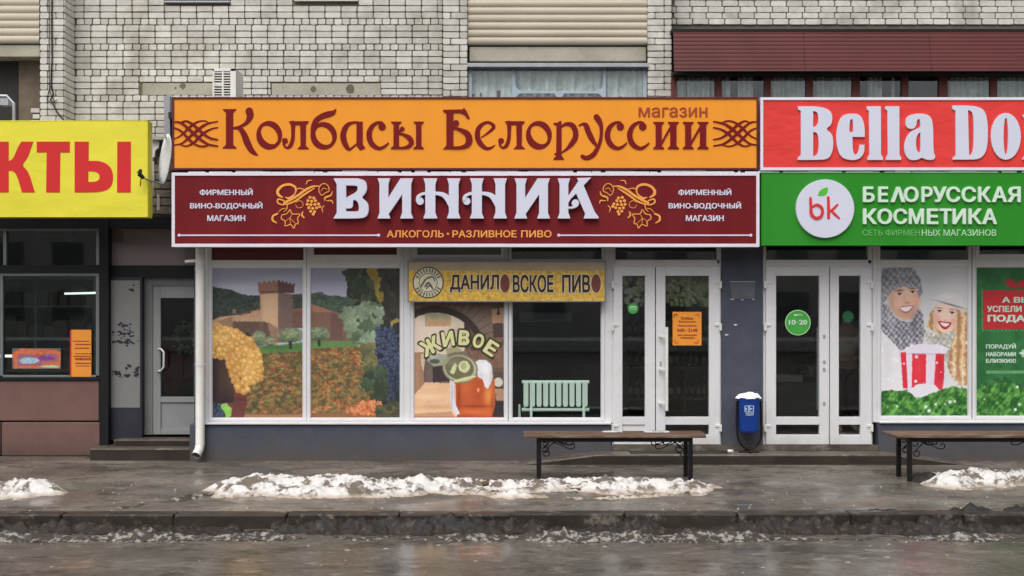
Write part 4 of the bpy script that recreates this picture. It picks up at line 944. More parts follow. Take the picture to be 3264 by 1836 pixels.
for f in (v1, vI(ZA, 1918), vH(0), vH(428), vI(ZB, 975), vK): letter(s_ma, M_lw, f)
def line(s, body, f, m, off=.02, depth=.004, Y=SY, name='lettering'):
    mb = MB(); text(mb, body, *f, Y, depth, off); return mb.build(name, m, s)
for dx in (0, 1525):
    line(s_ma, 'ФИРМЕННЫЙ', (637 + dx, 600, 806 + dx, 623), M_lw, .028); line(s_ma, 'ВИНО-ВОДОЧНЫЙ', (606 + dx, 643, 837 + dx, 668), M_lw, .028); line(s_ma, 'МАГАЗИН', (661 + dx, 686, 782 + dx, 705), M_lw, .028)
line(s_ma, 'АЛКОГОЛЬ', (1233, 734, 1415, 757), M_go, .022); line(s_ma, 'РАЗЛИВНОЕ', (1442, 734, 1647, 757), M_go, .022); line(s_ma, 'ПИВО', (1661, 734, 1758, 757), M_go, .022)
mb = MB(); disc(mb, ZB, 370, 1290, 11, SY, D1); mb.build('dot', M_go, s_ma)
for a, b in ((571, 1207), (1781, 2393)):
    mb = MB(); mb.fbox(a, 747.5, b, 752, SY - .005, .006); y_ = 749.7
    for e in (a, b): mb.prism([(PX(e + 5 * math.cos(k * .785), SY), PZ(y_ + 5 * math.sin(k * .785), SY)) for k in range(8)], SY - .006, SY)
    mb.build('rule_line', M_lw, s_ma)
def vine(mb, mir=None):
    R = lambda *p: ribbon(mb, ZA, list(p), SY, D1, mirror=mir, n=5)
    R((1045, 955, 12), (1005, 925, 26), (1005, 885, 26), (1050, 845, 22), (1115, 835, 22), (1165, 865, 20), (1160, 920, 12), (1110, 960, 20), (1075, 955, 10))
    R((1060, 1005, 20), (1120, 975, 24), (1190, 935, 22), (1250, 890, 22), (1320, 855, 18), (1385, 850, 8)); R((1090, 1018, 14), (1160, 990, 16), (1230, 940, 18), (1290, 900, 16), (1340, 870, 8))
    R((1060, 985, 12), (1010, 970, 14), (1000, 1000, 14), (1040, 1022, 12), (1090, 1015, 10)); R((1090, 1010, 10), (1085, 1060, 8), (1060, 1085, 6)); R((1010, 1090, 6), (1040, 1062, 8), (1075, 1055, 5))
    R((1000, 1105, 16), (960, 1125, 18), (955, 1165, 18), (990, 1190, 10)); R((1235, 1085, 8), (1225, 1115, 16), (1245, 1142, 12)); R((1265, 830, 8), (1280, 802, 10), (1318, 798, 6)); R((1180, 880, 6), (1200, 870, 10), (1250, 880, 6))
    R((1505, 900, 6), (1490, 935, 14), (1440, 955, 16), (1435, 985, 8)); R((1455, 985, 8), (1500, 985, 12), (1510, 1010, 6)); R((1430, 1030, 6), (1410, 1055, 10), (1418, 1090, 6))
    L5 = [(1040, 1115), (1085, 1105), (1115, 1068), (1135, 1105), (1205, 1110), (1185, 1145), (1190, 1195), (1165, 1200), (1150, 1238), (1120, 1205), (1070, 1218), (1070, 1175), (1035, 1150), (1040, 1115)]
    R(*[(a, b, 9) for a, b in L5]); R((1120, 1205, 4), (1115, 1150, 6), (1135, 1110, 4)); R((1075, 1175, 4), (1110, 1150, 5), (1160, 1190, 4))
    L6 = [(1380, 870), (1405, 835), (1440, 828), (1470, 855), (1475, 895), (1445, 910), (1410, 935), (1385, 905), (1380, 870)]
    R(*[(a, b, 8) for a, b in L6]); R((1400, 900, 4), (1425, 870, 6), (1460, 880, 4)); R((1170, 1000, 4), (1205, 985, 6), (1235, 1010, 5), (1225, 1045, 5), (1185, 1050, 5), (1165, 1020, 4))
    for k, (x, y) in enumerate([(1300, 955), (1335, 960), (1280, 985), (1315, 990), (1350, 985), (1275, 1018), (1308, 1022), (1345, 1020), (1378, 1015), (1290, 1050), (1325, 1055), (1360, 1050), (1388, 1038), (1305, 1082), (1340, 1085), (1330, 1108)]): disc(mb, ZA, x, y, 14, SY, D1, mirror=mir)
mb = MB(); vine(mb); tag(mb.build('vine_ornament', M_go, s_ma), kind='stuff'); mb = MB(); vine(mb, 2972); tag(mb.build('vine_ornament', M_go, s_ma), kind='stuff')

s_re = sign('red banner sign with large white serif letters Bella Do, cut off at the right', 2424, 310, 3420, 543, 9, M_re, M_wt)
bell = [
 [[(120, 115, 1), (330, 115), (438, 160), (438, 285), (372, 325), (447, 375), (447, 520), (405, 604), (300, 610), (120, 610, 1), (125, 585, 1), (150, 565, 1), (150, 160, 1), (125, 145, 1)], [(262, 158, 1), (300, 165), (314, 220), (305, 290), (262, 308, 1)], [(262, 350, 1), (305, 360), (318, 460), (305, 565), (262, 577, 1)]],
 [[(610, 180), (700, 190), (738, 290), (738, 398, 1), (625, 398, 1), (625, 520), (650, 575), (685, 530), (690, 470, 1), (735, 470, 1), (735, 540), (690, 605), (610, 614), (520, 590), (477, 480), (477, 330), (520, 200)], [(597, 280), (605, 235), (625, 232), (632, 280), (632, 352, 1), (597, 352, 1)]],
 [[(758, 115, 1), (887, 115, 1), (888, 560, 1), (908, 590, 1), (905, 610, 1), (763, 610, 1), (765, 592, 1), (782, 560, 1), (778, 160, 1), (758, 140, 1)]],
 [[(928, 115, 1), (1057, 115, 1), (1058, 560, 1), (1075, 590, 1), (1072, 610, 1), (933, 610, 1), (935, 592, 1), (952, 560, 1), (948, 160, 1), (928, 140, 1)]],
 [[(1110, 270), (1130, 200), (1240, 178), (1340, 195), (1370, 280), (1370, 540), (1392, 575), (1375, 612), (1300, 608), (1265, 585), (1220, 614), (1140, 608), (1103, 540), (1103, 450), (1150, 350), (1250, 308, 1), (1252, 260), (1240, 228), (1220, 240), (1215, 290), (1190, 325), (1130, 320)], [(1252, 352, 1), (1254, 540), (1235, 548), (1213, 510), (1208, 430), (1222, 380)]],
 [[(1546, 108, 1), (1770, 108), (1870, 170), (1876, 500), (1810, 602), (1700, 607), (1550, 607, 1), (1552, 590, 1), (1578, 570, 1), (1576, 155, 1), (1548, 140, 1)], [(1690, 150, 1), (1738, 165), (1745, 350), (1738, 555), (1700, 567, 1)]],
 [ell(2040, 392, 138, 216), ell(2040, 392, 22, 172)],
 [[(2190, 195, 1), (2300, 185, 1), (2330, 560, 1), (2350, 605, 1), (2195, 605, 1), (2222, 560, 1), (2215, 235, 1)]]]
for g_ in bell: letter(s_re, M_lw, lambda mb, g_=g_: glyph(mb, ZD, g_, SY, .02))

s_gr = sign('green sign with round white bk badge and white lettering БЕЛОРУССКАЯ КОСМЕТИКА', 2427, 550, 3420, 782, 3, M_gr, M_gr, proud=0.004)
M_lg = mat('pale_green_white_letter', (206, 226, 208), .35, .03); M_lg2 = mat('faded_green_letter', (104, 172, 98), .4, .1)
def seqline(parent, words, y0, y1, m, off):
    for b, x0, x1 in words: line(parent, b, (x0, y0, x1, y1), m, off, .02)
xs = lambda *a: [(b, 2500 + x0 / 2.898, 2500 + x1 / 2.898) for b, x0, x1 in a]
for b, x0, x1 in xs(('Б', 722, 830), ('Е', 862, 955), ('Λ', 978, 1112), ('О', 1100, 1235), ('Р', 1262, 1365), ('У', 1365, 1495), ('С', 1490, 1620), ('С', 1632, 1765), ('К', 1785, 1900), ('А', 1915, 2050), ('Я', 2060, 2178)):
    if b == 'Λ':
        mb = MB(); polyg(mb, ZD, [(978, 1000), (1030, 858), (1062, 858), (1112, 1000), (1075, 1000), (1046, 905), (1012, 1000)], SY, .02); mb.build('letter', M_lg, s_gr)
    else: line(s_gr, b, (x0, 595, x1, 645), M_lg, .03, .02, name='letter')
for b, x0, x1 in xs(('К', 722, 850), ('О', 855, 992), ('С', 1003, 1130), ('М', 1145, 1285), ('Е', 1312, 1418), ('Т', 1428, 1542), ('И', 1548, 1672), ('К', 1695, 1818), ('А', 1825, 1958)): line(s_gr, b, (x0, 665, x1, 715), M_lg, .03, .02, name='letter')
line(s_gr, 'СЕТЬ ФИРМЕН', (2749, 731, 2932, 752), M_lg2, .012, .003); line(s_gr, 'НЫХ МАГАЗИНОВ', (2938, 731, 3175, 752), mat('mid_green_letter', (170, 210, 168), .4, .1), .012, .003)
mb = MB(); disc(mb, ZD, 370, 1060, 268, SY, .025, ry=270); bad = mb.build('round_badge', M_lw, s_gr)
mb = MB(); q = [(PX(ZD.f(370 + 268 * math.cos(k * math.pi / 36), 0)[0], SY), PZ(ZD.f(0, 1060 + 270 * math.sin(k * math.pi / 36))[1], SY)) for k in range(72)]; mb.prism(q, SY - .03, SY); mb.build('badge_face', M_lw, bad)
BY = SY - .031
M_br = mat('badge_red', (208, 50, 54), .4, .03)
mb = MB(); ribbon(mb, ZD, [(240, 960, 22), (244, 1040, 26), (250, 1110, 30), (290, 1145, 28), (335, 1130, 28), (352, 1085, 26), (335, 1040, 26), (295, 1022, 22), (262, 1040, 18)], BY, .004); mb.build('letter', M_br, bad)
mb = MB(); ribbon(mb, ZD, [(405, 955, 26), (408, 1050, 28), (408, 1145, 28)], BY, .004); ribbon(mb, ZD, [(490, 1022, 20), (455, 1058, 24), (425, 1082, 22)], BY, .004); ribbon(mb, ZD, [(430, 1075, 22), (465, 1110, 26), (505, 1145, 18)], BY, .004); mb.build('letter', M_br, bad)
mb = MB(); glyph(mb, ZD, [[(308, 940, 1), (320, 895), (365, 865), (402, 860, 1), (402, 905), (375, 942)]], BY, .004); mb.build('leaf', mat('badge_leaf', (80, 190, 50), .4, .03), bad)

s_ye = sign('yellow banner sign with the end of a word in huge red letters КТЫ', -240, 384, 471, 692, 3, M_ye, M_ye, Y=12.45, proud=.002)
KT = [[[(-60, 287, 1), (88, 287, 1), (88, 480, 1), (130, 465), (185, 330), (215, 287, 1), (335, 287, 1), (280, 450), (215, 525), (285, 580), (350, 797, 1), (220, 797, 1), (170, 620), (130, 580), (88, 580, 1), (88, 797, 1), (-60, 797, 1)]],
      [[(368, 287, 1), (700, 287, 1), (700, 397, 1), (605, 397, 1), (600, 797, 1), (462, 797, 1), (468, 397, 1), (368, 397, 1)]],
      [[(748, 287, 1), (890, 287, 1), (888, 480, 1), (1030, 480), (1130, 560), (1135, 720), (1040, 797), (748, 797, 1)], [(885, 585, 1), (960, 588), (1000, 620), (995, 670), (950, 690), (885, 690, 1)]],
      [[(1175, 287, 1), (1312, 287, 1), (1310, 797, 1), (1172, 797, 1)]]]
letter(s_ye, M_rl, lambda mb: glyph(mb, ZY, KT[0], 12.45, .003)); letter(s_ye, M_rl, lambda mb: glyph(mb, ZY, KT[1], 12.45, .003))
letter(s_ye, M_rl, lambda mb: (glyph(mb, ZY, KT[2], 12.45, .003), glyph(mb, ZY, KT[3], 12.45, .003)))
# snow lying in the slit between the upper and lower signs, and sign brackets
M_snow = mat('snow', (236, 236, 238), .8, .05, 8, k=1.12)
mb = MB()
x = 600
while x < 3300:
    w_ = random.uniform(20, 90)
    if not (2415 < x < 2440): mb.fbox(x, 543.5 + random.uniform(0, 3.5), x + w_, 550, SY + .01, .10)
    x += w_ + random.choice([0, 0, 3, 12])
tag(mb.build('snow_strip', M_snow), 'thin strip of snow caught along the top edge of the lower row of signs', 'snow', kind='stuff')
for i, fx in enumerate((1036, 1478, 1923, 2368, 2812, 3250)):
    mb = MB(); mb.fbox(fx - 7, 541.5, fx + 7, 549.5, SY + .0, .3)
    tag(mb.build('sign_bracket', M_black), 'small black bracket between the sign rows, ' + ['leftmost of six, under the word Колбасы', 'above the second white И-like letter Н', 'under the word магазин', 'near the right end of the orange sign', 'above the green sign lettering', 'rightmost of six'][i], 'bracket', 'brackets between the sign rows')

# beer sign over the poster window
M_bs = mat('beer_sign_yellow', (216, 176, 76), .5, .3, 22, dirt=(160, 120, 50), dirt_amt=.8, dscale=14); M_dk = mat('dark_brown_film', (52, 30, 28), .5, .05); M_cr = mat('cream_film', (222, 212, 180), .5, .05)
BSY = 12.86
s_b = sign('yellow beer sign with barrels in its lettering ДАНИЛОВСКОЕ ПИВО above the windows', 1299, 832, 1931, 963, 4, M_bs, M_pvc2, depth=.1, Y=BSY, proud=.004)
Fb('beige_band', mat('beige_band', (170, 158, 128), .5, .1, 5), s_b, [(1303, 836, 1927, 862)], BSY - .0015, .001)
for bdy, a, b in (('ДАНИЛ', 372, 752), ('ВСКОЕ', 855, 1170), ('ПИВ', 1235, 1452)):
    P0 = ZP.f(a - 4, 176); P1 = ZP.f(b + 4, 328); line(s_b, bdy, (P0[0], P0[1], P1[0], P1[1]), M_cr, .07, .002, BSY - .002); P0 = ZP.f(a, 182); P1 = ZP.f(b, 321); line(s_b, bdy, (P0[0], P0[1], P1[0], P1[1]), M_dk, .035, .004, BSY - .002)
M_barrel = mat('barrel_red_brown', (112, 56, 42), .5, .3, 30)
for cx in (796, 1497):
    mb = MB(); glyph(mb, ZP, [ell(cx, 250, 42, 78)], BSY - .001, .003); mb.build('barrel_outline', M_cr, s_b)
    mb = MB(); glyph(mb, ZP, [ell(cx, 250, 37, 72)], BSY - .001, .006); mb.build('barrel', M_barrel, s_b)
mb = MB(); glyph(mb, ZP, [ell(205, 243, 120, 122), ell(205, 243, 112, 114)], BSY, .004); mb.build('emblem_ring', mat('dark_grey_film', (70, 66, 60), .5), s_b)
mb = MB(); glyph(mb, ZP, [ell(205, 243, 111, 113)], BSY, .003); emb = mb.build('emblem', mat('emblem_cream', (214, 208, 178), .5, .12, 25), s_b)
mb = MB()
for k in range(26):
    t = k * 2 * math.pi / 26
    if abs(math.sin(t)) < .25: continue
    ribbon(mb, ZP, [(205 + 82 * math.cos(t), 243 + 84 * math.sin(t), 9), (205 + 104 * math.cos(t), 243 + 106 * math.sin(t), 9)], BSY - .0035, .002, n=2)
glyph(mb, ZP, [ell(205, 243, 72, 74), ell(205, 243, 67, 69)], BSY - .0035, .002)
for a in ([(150, 270, 10), (190, 215, 12), (240, 200, 10), (255, 230, 8)], [(180, 275, 8), (205, 245, 14), (235, 275, 8)], [(190, 290, 6), (215, 265, 8), (240, 290, 6)]): ribbon(mb, ZP, a, BSY - .0035, .002)
mb.build('emblem_print', mat('grey_film', (96, 92, 84), .5), emb)
# ------------------------------------------------------------------ printed posters (flat print carried by the colour of a fine sheet)
def vcol_mat(name):
    m = bpy.data.materials.new(name); m.use_nodes = True; N = m.node_tree.nodes; a = N.new('ShaderNodeAttribute'); a.attribute_name = 'print'
    m.node_tree.links.new(a.outputs['Color'], N['Principled BSDF'].inputs['Base Color']); N['Principled BSDF'].inputs['Roughness'].default_value = .45; return m
M_print = vcol_mat('printed_poster')
class Canvas:
    def __init__(s, Z, x0, x1, y0, y1, step=3.4, base=(128, 128, 128)):
        s.Z, s.b = Z, (x0, x1, y0, y1); s.nx = int((x1 - x0) / step) + 1; s.ny = int((y1 - y0) / step) + 1
        s.X, s.Y = np.meshgrid(np.linspace(x0, x1, s.nx), np.linspace(y0, y1, s.ny)); s.C = np.zeros((s.ny, s.nx, 3)) + np.array(base, float)
    def mask(s, pts, wob=0, ws=18., seed=1):
        X = s.X + (fbm(s.X / ws, s.Y / ws, 3, seed) - .5) * wob * 2; Y = s.Y + (fbm(s.X / ws + 40, s.Y / ws + 9, 3, seed + 5) - .5) * wob * 2
        m = np.zeros(X.shape, bool); n = len(pts)
        for i in range(n):
            x1, y1 = pts[i][:2]; x2, y2 = pts[(i + 1) % n][:2]
            if y1 == y2: continue
            c = ((y1 > Y) != (y2 > Y)) & (X < (x2 - x1) * (Y - y1) / (y2 - y1) + x1); m ^= c
        return m
    def fill(s, m, c, var=.0, ws=10., seed=3, c2=None):
        t = fbm(s.X / ws, s.Y / ws, 4, seed)[m][:, None]; c = np.array(c, float)
        if c2 is not None: k = np.clip((t - .35) / .3, 0, 1); col = c * (1 - k) + np.array(c2, float) * k
        else: col = c * (1 + (t - .5) * 2 * var)
        s.C[m] = np.clip(col, 0, 255); return s
    def poly(s, pts, c, var=.08, wob=0, ws=10., seed=3, c2=None, wsc=18.): return s.fill(s.mask(pts, wob, wsc, seed), c, var, ws, seed, c2)
    def ell(s, cx, cy, rx, ry, c, var=.06, rot=0, ws=10., seed=3, c2=None, wob=0):
        return s.poly([(p[0], p[1]) for p in ell(cx, cy, rx, ry, rot, 36)], c, var, wob, ws, seed, c2)
    def balls(s, region, n, r, cols, seed=0, rim=.55, hi=1.15):
        rs = np.random.RandomState(seed); m = s.mask(region, 10); ys, xs = np.nonzero(m)
        for k in rs.choice(len(xs), min(n, len(xs)), replace=False):
            cx, cy = s.X[ys[k], xs[k]], s.Y[ys[k], xs[k]]; rr = r * rs.uniform(.75, 1.2)
            d = np.hypot(s.X - cx, s.Y - cy) / rr; mm = d < 1; f = (hi - (hi - rim) * d[mm] ** 2)[:, None]
            s.C[mm] = np.clip(np.array(cols[rs.randint(len(cols))], float) * f, 0, 255)
    def leaves(s, region, n, r, cols, seed=0):
        rs = np.random.RandomState(seed); m = s.mask(region, 10); ys, xs = np.nonzero(m)
        for k in rs.choice(len(xs), min(n, len(xs)), replace=False):
            cx, cy = s.X[ys[k], xs[k]], s.Y[ys[k], xs[k]]; a = rs.uniform(0, 3.14); rr = r * rs.uniform(.6, 1.3); u = (s.X - cx) * math.cos(a) + (s.Y - cy) * math.sin(a); v = -(s.X - cx) * math.sin(a) + (s.Y - cy) * math.cos(a)
            t = np.arctan2(v, u); d = np.hypot(u, v * 1.4) / (rr * (.8 + .22 * np.cos(5 * t))); mm = d < 1; f = (1.1 - .35 * np.abs(v[mm]) / rr)[:, None]; s.C[mm] = np.clip(np.array(cols[rs.randint(len(cols))], float) * f, 0, 255)
    def build(s, name, label, cat, Y, k=1.12, blur=True, group=None):
        C = s.C.copy()
        if blur:
            for _ in range(1):
                P = np.pad(C, ((1, 1), (1, 1), (0, 0)), 'edge'); C = (P[1:-1, 1:-1] * 2 + P[:-2, 1:-1] + P[2:, 1:-1] + P[1:-1, :-2] + P[1:-1, 2:]) / 6
        c = C / 255.; L_ = np.where(c <= .04045, c / 12.92, ((c + .055) / 1.055) ** 2.4) * k
        fx = s.Z.ox + s.X / s.Z.s; fy = s.Z.oy + s.Y / s.Z.s
        v = np.stack([(fx - 1632) / FOC * Y, np.full_like(fx, Y), EYE - (fy - HOR) / FOC * Y], -1).reshape(-1, 3)
        o0 = v.mean(0); o0[2] = v[:, 2].min(); v = v - o0
        idx = np.arange(s.nx * s.ny).reshape(s.ny, s.nx); f = np.stack([idx[:-1, :-1], idx[1:, :-1], idx[1:, 1:], idx[:-1, 1:]], -1).reshape(-1, 4)
        me = bpy.data.meshes.new(name); me.vertices.add(len(v)); me.vertices.foreach_set('co', v.ravel()); me.loops.add(f.size); me.loops.foreach_set('vertex_index', f.ravel().astype(np.int32))
        me.polygons.add(len(f)); me.polygons.foreach_set('loop_start', np.arange(0, f.size, 4, dtype=np.int32)); me.update(); me.validate()
        at = me.color_attributes.new('print', 'FLOAT_COLOR', 'POINT'); at.data.foreach_set('color', np.concatenate([L_.reshape(-1, 3), np.ones((s.nx * s.ny, 1))], 1).ravel())
        me.materials.append(M_print); o = bpy.data.objects.new(name, me); COL.objects.link(o); o.location = o0; ORG[o.name] = Vector(o0); return tag(o, label, cat, group)
PYS = FY + .030
def ctx(y0, y1, x0, x1): return [(x0, y0), (x1, y0), (x1, y1), (x0, y1)]

def soft(c, cx, cy, rx, ry, col, al=.6, rot=0., pw=1.):
    u = (c.X - cx) * math.cos(rot) + (c.Y - cy) * math.sin(rot); v = -(c.X - cx) * math.sin(rot) + (c.Y - cy) * math.cos(rot)
    w_ = (al * np.exp(-((u / rx) ** 2 + (v / ry) ** 2) ** pw))[..., None]; c.C = c.C * (1 - w_) + np.array(col, float) * w_
def grain(c, amt=9, seed=2, ws=5.): c.C = np.clip(c.C + ((fbm(c.X / ws, c.Y / ws, 3, seed) - .5) * 2 * amt)[..., None], 0, 255)
def vrows(c, x0, x1, y0, y1, slope, seed, cols, mask):
    """vine rows: textured foliage in slanting bands that widen towards the viewer"""
    t = (c.Y - y0) / (y1 - y0); slope = slope * 1.0; u = (c.Y + slope * (c.X - x0) * (.5 + t)) / (26 + 60 * np.clip(t, 0, 1)) + fbm(c.X / 60, c.Y / 60, 2, seed) * .8
    band = .5 + .5 * np.cos(u * 2 * np.pi); cs_, sn_ = math.cos(-.35), math.sin(-.35); xr_ = c.X * cs_ - c.Y * sn_; yr_ = c.X * sn_ + c.Y * cs_; n = .55 * fbm(xr_ / 30, yr_ / 22, 3, seed + 1) + .45 * fbm(c.X / 12, c.Y / 12, 4, seed + 11); n2 = fbm(c.X / 55, c.Y / 30, 3, seed + 2); n3 = fbm(c.X / 5, c.Y / 5, 2, seed + 3)
    k = np.clip(.22 * band + 2.3 * n - .85, 0, 1)[..., None]; lit = np.array(cols[0], float) * (1 - np.clip((n2 - .35) * 3.4, 0, 1))[..., None] + np.array(cols[1], float) * np.clip((n2 - .35) * 3.4, 0, 1)[..., None]
    r = np.clip((fbm(c.X / 24, c.Y / 16, 4, seed + 7) - .52) * 7, 0, 1)[..., None]; lit = lit * (1 - r) + np.array(cols[3], float) * r
    C = np.array(cols[2], float) * (1 - k) + lit * k; C = C * (.78 + .44 * n3[..., None]); c.C[mask] = np.clip(C, 0, 255)[mask]
def bunch(c, region, n, r, dark, mid, light, seed):
    rs = np.random.RandomState(seed); m = c.mask(region, 8); c.fill(m, dark, .2, 10); ys, xs = np.nonzero(m); gl = None
    for k in rs.choice(len(xs), n, replace=False):
        cx, cy = c.X[ys[k], xs[k]], c.Y[ys[k], xs[k]]; rr = r * rs.uniform(.8, 1.15); d = np.hypot(c.X - cx, c.Y - cy) / rr; mm = d < 1
        hl = np.exp(-(((c.X[mm] - cx + rr * .3) / (rr * .55)) ** 2 + ((c.Y[mm] - cy + rr * .3) / (rr * .55)) ** 2))[:, None]; ed = (d[mm] ** 3)[:, None]
        base = np.array(mid, float) * rs.uniform(.88, 1.1); col = base * (1 - ed * .55) + np.array(dark, float) * ed * .55; col = col * (1 - hl * .7) + np.array(light, float) * hl * .7; c.C[mm] = np.clip(col, 0, 255)
# vineyard poster, left half
ALL = [(-500, -500), (3000, -500), (3000, 3000), (-500, 3000)]
c = Canvas(Z3, 176, 890, 215, 1392, 2.9, (142, 142, 160)); g_ = np.clip((c.Y - 215) / 230, 0, 1)[..., None]; c.C = np.array((150, 150, 166), float) * (1 - g_) + np.array((184, 184, 200), float) * g_
soft(c, 300, 300, 220, 40, (134, 134, 152), .4); soft(c, 700, 260, 200, 26, (138, 138, 154), .4); soft(c, 420, 380, 200, 30, (196, 196, 210), .4)
def ridge(c, pts, base, lt, seed):
    m = c.mask(pts, 9, 11, seed); n = fbm(c.X / 16, c.Y / 10, 4, seed)[..., None]; n2 = fbm(c.X / 6, c.Y / 9, 2, seed + 1)[..., None]; k = np.clip((n - .35) * 2.2, 0, 1); c.C[m] = ((np.array(base, float) * (1 - k) + np.array(lt, float) * k) * (.85 + .3 * n2))[m]
ridge(c, [(170, 365), (235, 378), (320, 392), (400, 425), (470, 440), (560, 440), (560, 640), (170, 660)], (42, 52, 48), (74, 86, 74), 5); ridge(c, [(800, 432), (900, 425), (900, 570), (800, 570)], (56, 62, 52), (88, 92, 74), 6)
c.poly([(170, 640), (240, 605), (480, 575), (490, 555), (560, 545), (620, 620), (700, 700), (690, 830), (170, 800)], (184, 148, 118), .08, 2, 14); c.poly([(380, 585), (545, 540), (550, 552), (480, 562), (400, 596)], (132, 80, 64)); c.poly([(190, 650), (340, 600), (345, 700), (190, 760)], (150, 118, 94), .15, 4, 12); c.poly([(338, 545), (368, 545), (368, 580), (340, 580)], (128, 104, 88), .1)
c.poly([(345, 635), (600, 640), (690, 700), (680, 800), (420, 800), (340, 700)], (98, 76, 66), .15, 3, 14)
for i in range(6): c.poly(ctx(606, 640, 365 + i * 38, 388 + i * 38), (190, 154, 122))
c.poly([(553, 425), (690, 415), (690, 700), (560, 620)], (206, 168, 134), .05, 1, 30, 8); c.poly([(690, 415), (802, 430), (802, 700), (760, 800), (680, 800), (690, 700)], (116, 96, 88), .08, 1, 20)
soft(c, 620, 500, 60, 120, (222, 186, 150), .35); soft(c, 560, 560, 14, 120, (170, 132, 106), .4); c.poly([(610, 640), (700, 700), (690, 800), (640, 800)], (150, 118, 98), .15, 4, 12)
c.poly([(535, 350), (690, 332), (690, 418), (553, 432), (538, 400)], (150, 108, 90), .1, 1, 10); c.poly([(690, 332), (818, 362), (815, 420), (690, 420)], (92, 64, 60), .1, 1, 10)
for i in range(4): c.poly(ctx(325 + (3 - i) * 5 - 4, 365, 538 + i * 37, 560 + i * 37), (154, 110, 92))
for i in range(5): c.poly(ctx(320 + i * 7, 362, 688 + i * 29, 706 + i * 29), (96, 66, 62))
for i in range(9): c.ell(565 + i * 15, 412, 5, 12, (96, 70, 60))
c.poly([(800, 545), (900, 530), (900, 690), (800, 690)], (112, 82, 72), .12, 3); c.poly([(800, 545), (900, 528), (900, 560), (800, 565)], (134, 92, 74), .1, 2)
c.poly([(540, 835), (890, 800), (890, 885), (540, 910)], (86, 126, 68), .12, 4, 30); soft(c, 720, 840, 170, 14, (64, 96, 52), .5)
def bush(c, cx, cy, rx, ry, seed, lt=(160, 170, 136)): ridge(c, ell(cx, cy, rx, ry), (96, 110, 80), lt, seed); soft(c, cx - rx * .2, cy - ry * .4, rx * .6, ry * .4, lt, .45); soft(c, cx, cy + ry * .7, rx * .8, ry * .3, (60, 70, 50), .55)
for i, a in enumerate(((545, 770, 52, 64), (790, 745, 98, 58), (630, 795, 40, 38))): bush(c, *a, 9 + i)
c.poly([(770, 790), (800, 790), (798, 850), (777, 850)], (50, 52, 42)); c.ell(455, 750, 22, 26, (48, 42, 38))
vrows(c, 440, 900, 880, 1350, -.35, 61, [(196, 142, 86), (160, 146, 88), (74, 72, 48), (186, 86, 58)], c.mask([(440, 890), (900, 868), (900, 1355), (430, 1355)], 4))
c.poly([(430, 1350), (900, 1350), (900, 1400), (430, 1400)], (156, 116, 86), .08); soft(c, 660, 1350, 260, 8, (90, 66, 50), .5)
c.poly([(360, 1150), (450, 1130), (455, 1260), (425, 1400), (300, 1400), (300, 1250)], (104, 58, 54), .08, 3, 30); soft(c, 390, 1240, 60, 12, (66, 38, 38), .5)
c.poly([(170, 930), (230, 880), (300, 940), (355, 1120), (350, 1260), (170, 1290)], (52, 40, 42), .12, 4, 30); soft(c, 250, 1080, 26, 120, (84, 64, 60), .5); c.poly([(170, 1265), (260, 1275), (330, 1400), (170, 1400)], (40, 48, 62), .2, 4)
bunch(c, [(170, 1270), (250, 1285), (290, 1400), (170, 1400)], 60, 14, (34, 40, 52), (60, 72, 92), (110, 122, 140), 5); c.poly([(250, 1280), (300, 1275), (335, 1310), (330, 1370), (290, 1385), (280, 1340), (255, 1310)], (140, 196, 84), .1, 5, 20); soft(c, 300, 1310, 24, 20, (180, 222, 120), .6)
c.poly([(178, 640), (240, 650), (290, 690), (250, 740), (178, 740)], (206, 160, 110), .15, 6, 14)
bunch(c, [(180, 690), (290, 680), (420, 745), (520, 800), (548, 900), (568, 1090), (490, 1110), (445, 1185), (390, 1190), (345, 1090), (300, 930), (185, 900)], 300, 24, (160, 104, 50), (218, 166, 86), (244, 212, 148), 8); soft(c, 330, 1020, 60, 160, (170, 116, 58), .35); soft(c, 250, 760, 80, 50, (244, 208, 138), .3); soft(c, 470, 1000, 50, 120, (236, 196, 120), .3)
grain(c, 6); c.build('window_poster', 'window poster of a castle tower with yellow grapes, leftmost pane of the wine shop', 'poster', PYS, 1.15)
# right half
c = Canvas(Z4, 64, 774, 215, 1392, 2.9); g_ = np.clip((c.Y - 215) / 230, 0, 1)[..., None]; c.C = np.array((148, 148, 166), float) * (1 - g_) + np.array((182, 182, 202), float) * g_
soft(c, 200, 300, 200, 40, (136, 136, 156), .4)
ridge(c, [(60, 425), (150, 410), (210, 440), (260, 440), (340, 450), (420, 400), (420, 640), (60, 600)], (62, 78, 66), (100, 118, 96), 5)
c.poly([(60, 545), (130, 555), (240, 560), (420, 600), (420, 800), (60, 800)], (128, 96, 84), .08, 3, 24); c.poly([(60, 500), (130, 520), (250, 565), (120, 570), (60, 550)], (164, 118, 92), .1, 3); c.poly([(225, 575), (320, 600), (320, 780), (225, 780)], (112, 84, 76), .08)
c.poly([(60, 790), (460, 790), (460, 850), (60, 860)], (100, 138, 78), .1, 3); bush(c, 140, 735, 80, 56, 9, (158, 172, 140)); c.poly([(125, 780), (150, 780), (150, 830), (130, 830)], (48, 52, 42))
vrows(c, 60, 640, 850, 1350, -.30, 81, [(214, 148, 92), (178, 156, 96), (84, 80, 52), (206, 98, 62)], c.mask([(60, 850), (440, 830), (560, 1000), (640, 1355), (60, 1355)], 5))
c.poly([(60, 1345), (600, 1345), (600, 1400), (60, 1400)], (142, 96, 68), .08)
c.poly([(365, 205), (780, 205), (780, 1400), (590, 1400), (600, 1150), (560, 850), (420, 800), (330, 660), (420, 480), (350, 440)], (48, 50, 46), .25, 8, 30)
